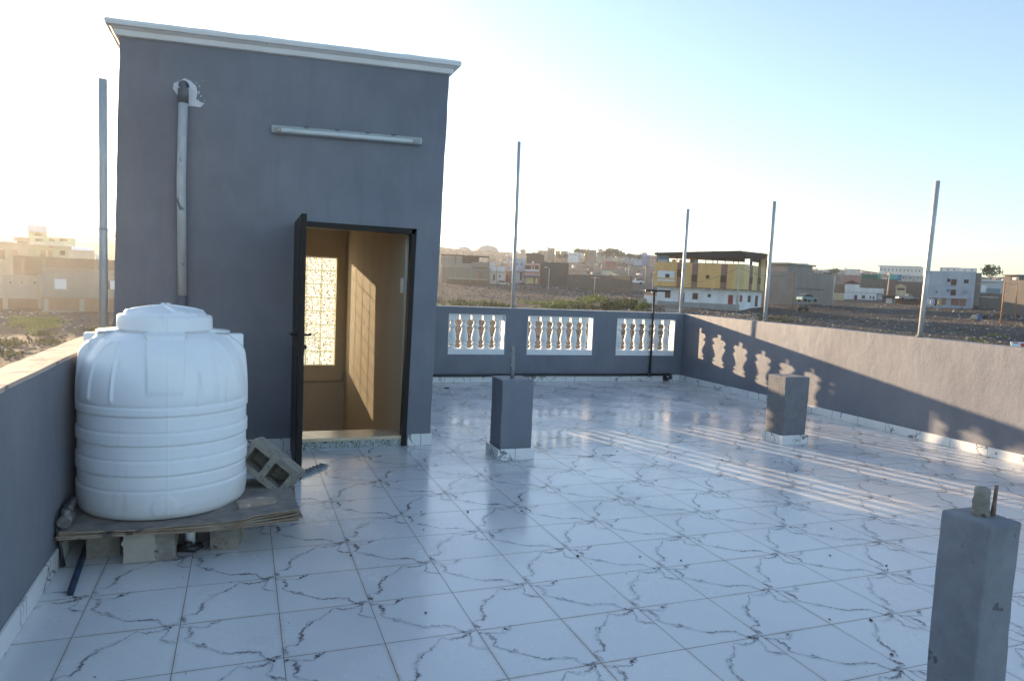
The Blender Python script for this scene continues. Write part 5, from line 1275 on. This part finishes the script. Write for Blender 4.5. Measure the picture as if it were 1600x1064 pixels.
# ---------------------------------------------------------------- vehicles
TYRE = newmat('tyre_rubber', (.02, .02, .02), .9, .1)[0]; CARGL = newmat('car_glass', (.03, .04, .05), .1, .6)[0]
def car(px, py, w, L_, col, lab, deg=0, pickup=False, name='parked_car'):
    p = at(px, py, w); o = root(name, lab, 'car', p)
    M = Matrix.Translation(p) @ Matrix.Rotation(-YAW+R_(deg), 4, 'Z'); hl = L_/2
    pm = newmat('car_paint_%d' % len(bpy.data.materials), col, .3, .5)[0]
    mb = MB(); prof = [(-hl, .35), (-hl, .75), (-hl*.93, .95), (-hl*.5, 1.0), (hl*.55, .95), (hl*.95, .8), (hl, .6), (hl, .35)]
    X = Matrix.Rotation(R_(90), 4, 'X'); mb.prism(prof, 1.7, M @ Matrix.Translation((0, .85, 0)) @ X); mb.build('body', pm, o, .05)
    cab = [(-hl*.1, .98), (0, 1.45), (hl*.35, 1.45), (hl*.58, .96)] if pickup else [(-hl*.72, .99), (-hl*.5, 1.42), (hl*.12, 1.45), (hl*.5, .96)]
    mb = MB(); mb.prism(cab, 1.5, M @ Matrix.Translation((0, .75, 0)) @ X); mb.build('cabin', CARGL, o, .04)
    mb = MB(); c2 = [(x*.93+.02, z+.02 if z > 1.2 else z) for x, z in cab]; zt = max(z for x, z in cab); xs2 = [x for x, z in cab if z > 1.2]
    mb.box(min(xs2)-.08, max(xs2)+.08, -.73, .73, zt, zt+.06, M); mb.build('roof', pm, o, .02)
    for sx_ in (-.62, .62):
        for sy_ in (-.8, .8):
            mb = MB(); c = M @ Vector((hl*sx_, sy_, .32)); dd = (M.to_3x3() @ Vector((0, .11, 0))); mb.tube([c-dd, c+dd], .32, 14); wq = mb.build('wheel', TYRE, o)
car(785, 447, 197, 4.2, (.32, .35, .36), 'silver grey hatchback parked before small white house')
car(993, 444, 190, 4.4, (.75, .76, .78), 'white pickup parked at right end of stone wall', pickup=True)
car(1261, 471.5, 138, 3.9, (.16, .27, .30), 'teal parked car with pale roof by grey building', deg=20)
car(1417, 469.5, 168, 4.8, (.10, .14, .22), 'dark blue small truck near lean-to sheds', pickup=True, name='truck')
# motorbike
p = at(1255, 486.5, 118); o = root('motorcycle', 'dark motorcycle parked on dirt beside orange wooden pole', 'motorcycle', p); M = Matrix.Translation(p) @ Matrix.Rotation(-YAW, 4, 'Z')
for x in (-.6, .6):
    mb = MB(); c = M @ Vector((x, 0, .3)); dd = M.to_3x3() @ Vector((0, .06, 0)); mb.tube([c-dd, c+dd], .3, 14); mb.build('wheel', TYRE, o)
mb = MB(); mb.prism([(-.75, .6), (-.5, .8), (0, .78), (.25, .95), (.5, .85), (.45, .5), (.1, .25), (-.3, .3)], .24, M @ Matrix.Translation((0, .12, 0)) @ Matrix.Rotation(R_(90), 4, 'X')); mb.build('body', DARKW, o, .03)
mb = MB(); mb.tube([M @ Vector((.6, 0, .3)), M @ Vector((.38, 0, 1.05))], .03, 6); mb.tube([M @ Vector((.38, -.3, 1.05)), M @ Vector((.38, .3, 1.05))], .02, 6); mb.build('handlebar', DARKW, o)
# sacks, laundry, boards
for (x, y, w, c, lab, sz) in ((1522, 499.5, 100, (.52, .42, .30), 'cream sack slumped on the dark dirt at right', .42), (1527.5, 500.5, 100, (.10, .16, .34), 'blue sack slumped against the cream sack', .45), (1539.5, 497.5, 104, (.04, .04, .04), 'dark small bundle right of the two sacks', .32)):
    p = at(x, y, w); mb = MB(); mb.lathe([(0, -.1), (sz*.8, -.1), (sz, sz*.5), (sz*.85, sz*1.2), (sz*.4, sz*1.65), (sz*.15, sz*1.75), (0, sz*1.7)], p, 14, fn=lambda a, r, z: (r*(1+.12*math.sin(a*3)), z)); o = mb.build('sack', wallmat(c)); tag(o, lab, 'sack')
for i, (x, y0, y1, wd_, c, lab) in enumerate(((1449, 466, 477, 4.5, (.78, .8, .82), 'white sheet hung out to dry, leftmost of the washing'), (1455, 467, 478, 4, (.7, .74, .8), 'bluish white cloth drying beside white sheet'), (1461.5, 467, 478, 3, (.06, .08, .12), 'dark cloth hanging in the washing'), (1467, 467, 479, 3, (.55, .42, .12), 'mustard patterned cloth hanging rightmost of the washing'))):
    p = at(x, y1, 146); q = at(x, y0, 146); hw = wd_*146/F/2; mb = MB(); n = 8
    vv = [[mb.bm.verts.new(p+RH*(-hw+2*hw*k/n)+FH*(.08*math.sin(k*1.9+j))+Vector((0, 0, (q.z-p.z)*j/4))) for k in range(n+1)] for j in range(5)]
    for j in range(4):
        for k in range(n): mb.bm.faces.new((vv[j][k], vv[j][k+1], vv[j+1][k+1], vv[j+1][k]))
    o = mb.build('laundry', wallmat(c), smooth=True); so_ = o.modifiers.new('Solidify', 'SOLIDIFY'); so_.thickness = .02; tag(o, lab, 'laundry')
p = at(1592, 546, 74); o = root('board', 'white board with red patches propped at right edge beyond parapet', 'board', p); M = Matrix.Translation(p) @ Matrix.Rotation(-YAW, 4, 'Z') @ Matrix.Rotation(R_(-25), 4, 'X')
mb = MB(); mb.box(-.7, .8, 0, .05, -.1, .85, M); mb.build('panel', WHP, o, .01)
for x0, x1, z0, z1 in ((-.45, .1, .66, .78), (.3, .75, .2, .7)): mb = MB(); mb.box(x0, x1, -.012, -.001, z0, z1, M); mb.build('red_patch', wallmat((.5, .08, .05)), o)

# ---------------------------------------------------------------- loose stones, litter, plants
random.seed(99)
def gp(px, w): d = ray(px, yh(px)); p = CAM+d*w; return p.x, p.y
def scat(n, rng, sizes, name, mats, lab, cat, flat=.6, nm=1):
    mb = MB()
    for _ in range(n):
        x0, x1, w0, w1 = random.choice(rng); px = random.uniform(x0, x1); w = math.exp(random.uniform(math.log(w0), math.log(w1))); x, y = gp(px, w)
        if -2.2 < x < 7 and y < 8.4: continue
        r = random.uniform(*sizes)*(0.6+w/120); mb.rock((x, y, H(x, y)+r*.2), r, random.randrange(nm), flat)
    o = mb.build(name, mats); structure(o, 'stuff'); o['label'] = lab; o['category'] = cat
scat(5200, [(-40, 200, 14, 60), (680, 1010, 60, 125), (1000, 1200, 60, 122), (1180, 1640, 55, 165), (1180, 1640, 55, 120), (690, 985, 150, 190)], (.05, .19), 'rubble', [wallmat((.17, .15, .13)), wallmat((.30, .27, .24)), wallmat((.10, .09, .08))], 'loose stones and rubble scattered over the dry waste ground', 'rubble', .6, 3)
scat(900, [(-20, 180, 16, 60), (1180, 1640, 60, 150), (1380, 1640, 60, 130), (700, 1000, 100, 190), (1090, 1200, 90, 120)], (.05, .13), 'litter', [wallmat((.75, .75, .74)), wallmat((.62, .62, .60)), wallmat((.2, .35, .5)), wallmat((.55, .38, .25))], 'white and coloured litter scattered over the waste ground', 'litter', .35, 4)
# pale rubble and houses far up the hillsides
mb = MB()
for _ in range(700):
    px = random.choice([random.uniform(-30, 180), random.uniform(690, 1030), random.uniform(1190, 1600)]); w = random.uniform(240, 640); x, y = gp(px, w); r = random.uniform(.3, 1.6)
    z = H(x, y); a = random.random()*3; M = Matrix.Translation((x, y, z)) @ Matrix.Rotation(a, 4, 'Z'); mb.box(-r, r, -r*.7, r*.7, -1, random.uniform(.4, 1.6), M, mi=random.randrange(4))
o = mb.build('hillside_litter', [wallmat((.55, .53, .5)), wallmat((.25, .2, .16)), wallmat((.16, .13, .1)), wallmat((.4, .3, .22))]); structure(o, 'stuff'); o['label'] = 'specks of rubble, huts and walls dotted over far hillsides'; o['category'] = 'rubble'
GRS = mottled('grass_blades', (.09, .13, .022), (.26, .31, .06), .35, .8, 0)
GRD = mottled('dark_leaves', (.022, .042, .014), (.07, .105, .03), .9, .8, 0)
mb = MB()
def tuft(x, y, z, h, sp, mi):
    for _ in range(9):
        a = random.random()*6.28; r = random.random()*sp; bx, by = x+math.cos(a)*r, y+math.sin(a)*r; a2 = random.random()*6.28; wv = .05+h*.09
        t_ = (bx+random.uniform(-.3, .3)*h, by+random.uniform(-.3, .3)*h, z+h*random.uniform(.6, 1.1))
        f = mb.bm.faces.new([mb.bm.verts.new(q) for q in ((bx-math.cos(a2)*wv, by-math.sin(a2)*wv, z-.05), (bx+math.cos(a2)*wv, by+math.sin(a2)*wv, z-.05), t_)]); f.material_index = mi
patches = [(690, 800, 126, 140, 220, .6, 0), (690, 760, 128, 138, 160, .6, 1), (735, 790, 126, 132, 200, .8, 1), (835, 905, 124, 142, 300, .7, 0), (850, 960, 118, 130, 260, .7, 1), (905, 950, 124, 150, 260, .8, 0), (820, 870, 140, 152, 160, .5, 0), (925, 995, 112, 124, 300, .8, 1), (960, 1000, 118, 134, 200, .8, 1), (985, 1008, 108, 120, 320, 1.1, 1),
    (25, 100, 44, 55, 420, .32, 0), (60, 92, 36, 46, 260, .3, 1), (90, 185, 38, 50, 420, .3, 1), (0, 30, 30, 40, 90, .25, 1), (1180, 1260, 96, 112, 60, .4, 1), (1500, 1600, 76, 95, 60, .3, 0), (690, 760, 95, 110, 200, .4, 1)]
for (x0, x1, w0, w1, n, h, mi) in patches:
    xc, wc = (x0+x1)/2, (w0+w1)/2
    for _ in range(n):
        px = random.gauss(xc, (x1-x0)*.26); w = random.gauss(wc, (w1-w0)*.28); x, y = gp(px, w)
        if noise.noise(Vector((x*.25, y*.25, 9))) < .02: continue
        tuft(x, y, H(x, y), h*random.uniform(.5, 1.3), .5, mi)
o = mb.build('grass', [GRS, GRD]); structure(o, 'stuff'); o['label'] = 'patches of green weeds and grass growing on the waste ground'; o['category'] = 'grass'
def bush(px, py, w, r, h, m_, lab, name='shrub', trunk=False, n=260):
    p = at(px, py, w); o = root(name, lab, 'tree' if trunk else 'shrub', p)
    mb = MB(); z0 = .35*h if trunk else 0
    cl = [Vector((random.uniform(-.6, .6)*r, random.uniform(-.6, .6)*r, z0+random.uniform(.2, .72)*(h-z0))) for _ in range(10)]
    for _ in range(n):
        c = random.choice(cl); d = Vector((random.gauss(0, 1), random.gauss(0, 1), random.gauss(0, 1))); d = d.normalized()*random.uniform(.3, 1)*r*.42; d.z *= .8
        q = p+c+d; sz = r*.09*random.uniform(.6, 1.5); u = Vector((random.gauss(0, 1), random.gauss(0, 1), random.gauss(0, 1))).normalized(); v = u.cross(Vector((.3, .5, .8))).normalized()
        mb.poly([q-u*sz, q+v*sz*.6, q+u*sz, q-v*sz*.6])
    mb.build('foliage' if not trunk else 'crown', m_, o)
    mb = MB()
    for k in range(4): c = cl[k]; mb.tube([p+Vector((0, 0, -.4)), p+Vector((c.x*.3, c.y*.3, max(.2, z0))), p+c], [r*.05, r*.03, r*.01], 6)
    mb.build('trunk' if trunk else 'stems', DKP, o)
bush(1003, 486, 98, 1.3, 1.7, GRS, 'bright green bush beside the pile of stone blocks', n=420)
bush(995, 482, 103, 1.5, 1.6, GRD, 'dark green bush left of the bright bush')
bush(950, 484, 99, 1.4, 1.3, GRD, 'low dark bush in weeds right of the centre pole')
bush(868, 486, 97, 1.3, 1.1, GRS, 'light green weedy bush behind the second baluster opening')
for (x, y, w, r, h, lab) in ((906, 402, 440, 4.5, 6, 'dark tree on skyline before orange house'), (948, 403, 440, 7, 5, 'widest dark tree on skyline'), (959, 402, 442, 5, 5.5, 'dark skyline tree touching the widest tree'), (967, 406, 430, 4.5, 5, 'dark skyline tree lower than its neighbours'), (985, 406, 430, 4, 4, 'small dark skyline tree left of pale blue shed'), (996, 408, 420, 3.6, 4, 'rounded dark tree before the blue skyline house'), (877, 408, 400, 4, 4, 'lone dark tree on slope below orange brown block'),
      (1263, 433, 330, 3, 3, 'dark tree beside blue sheet roof'), (1294, 436, 300, 3, 3, 'dark tree left of white red roofed house'), (1252, 424, 480, 5, 4, 'dark tree under the pink turreted house'), (1547, 440, 230, 4, 5.5, 'round dark tree above pale blue sheds'), (1303, 431, 400, 4, 4, 'dark tree behind the stout concrete pole'), (838, 402, 500, 4, 3.6, 'dark low tree behind pink house roof')):
    bush(x, y, w, r, h, GRD, lab, 'tree', True, 420)

# ---------------------------------------------------------------- haze
def haze():
    mb = MB(); c = CAM+FH*420
    mb.box(-900, 900, -900, 900, -75, 75)
    for v in mb.bm.verts: v.co += Vector((c.x, c.y, 0))
    m = bpy.data.materials.new('haze_air'); m.use_nodes = True; t = m.node_tree; t.nodes.remove(t.nodes['Principled BSDF'])
    v = t.nodes.new('ShaderNodeVolumePrincipled'); v.inputs['Color'].default_value = (.92, .93, .95, 1); v.inputs['Density'].default_value = HAZE; v.inputs['Anisotropy'].default_value = 0.72
    t.links.new(v.outputs[0], t.nodes['Material Output'].inputs['Volume'])
    o = mb.build('haze', m); structure(o, 'stuff'); o['label'] = 'thin pale evening haze over the town'; o['category'] = 'haze'; o.display_type = 'WIRE'
HAZE = 0.0004
if HAZE: haze()
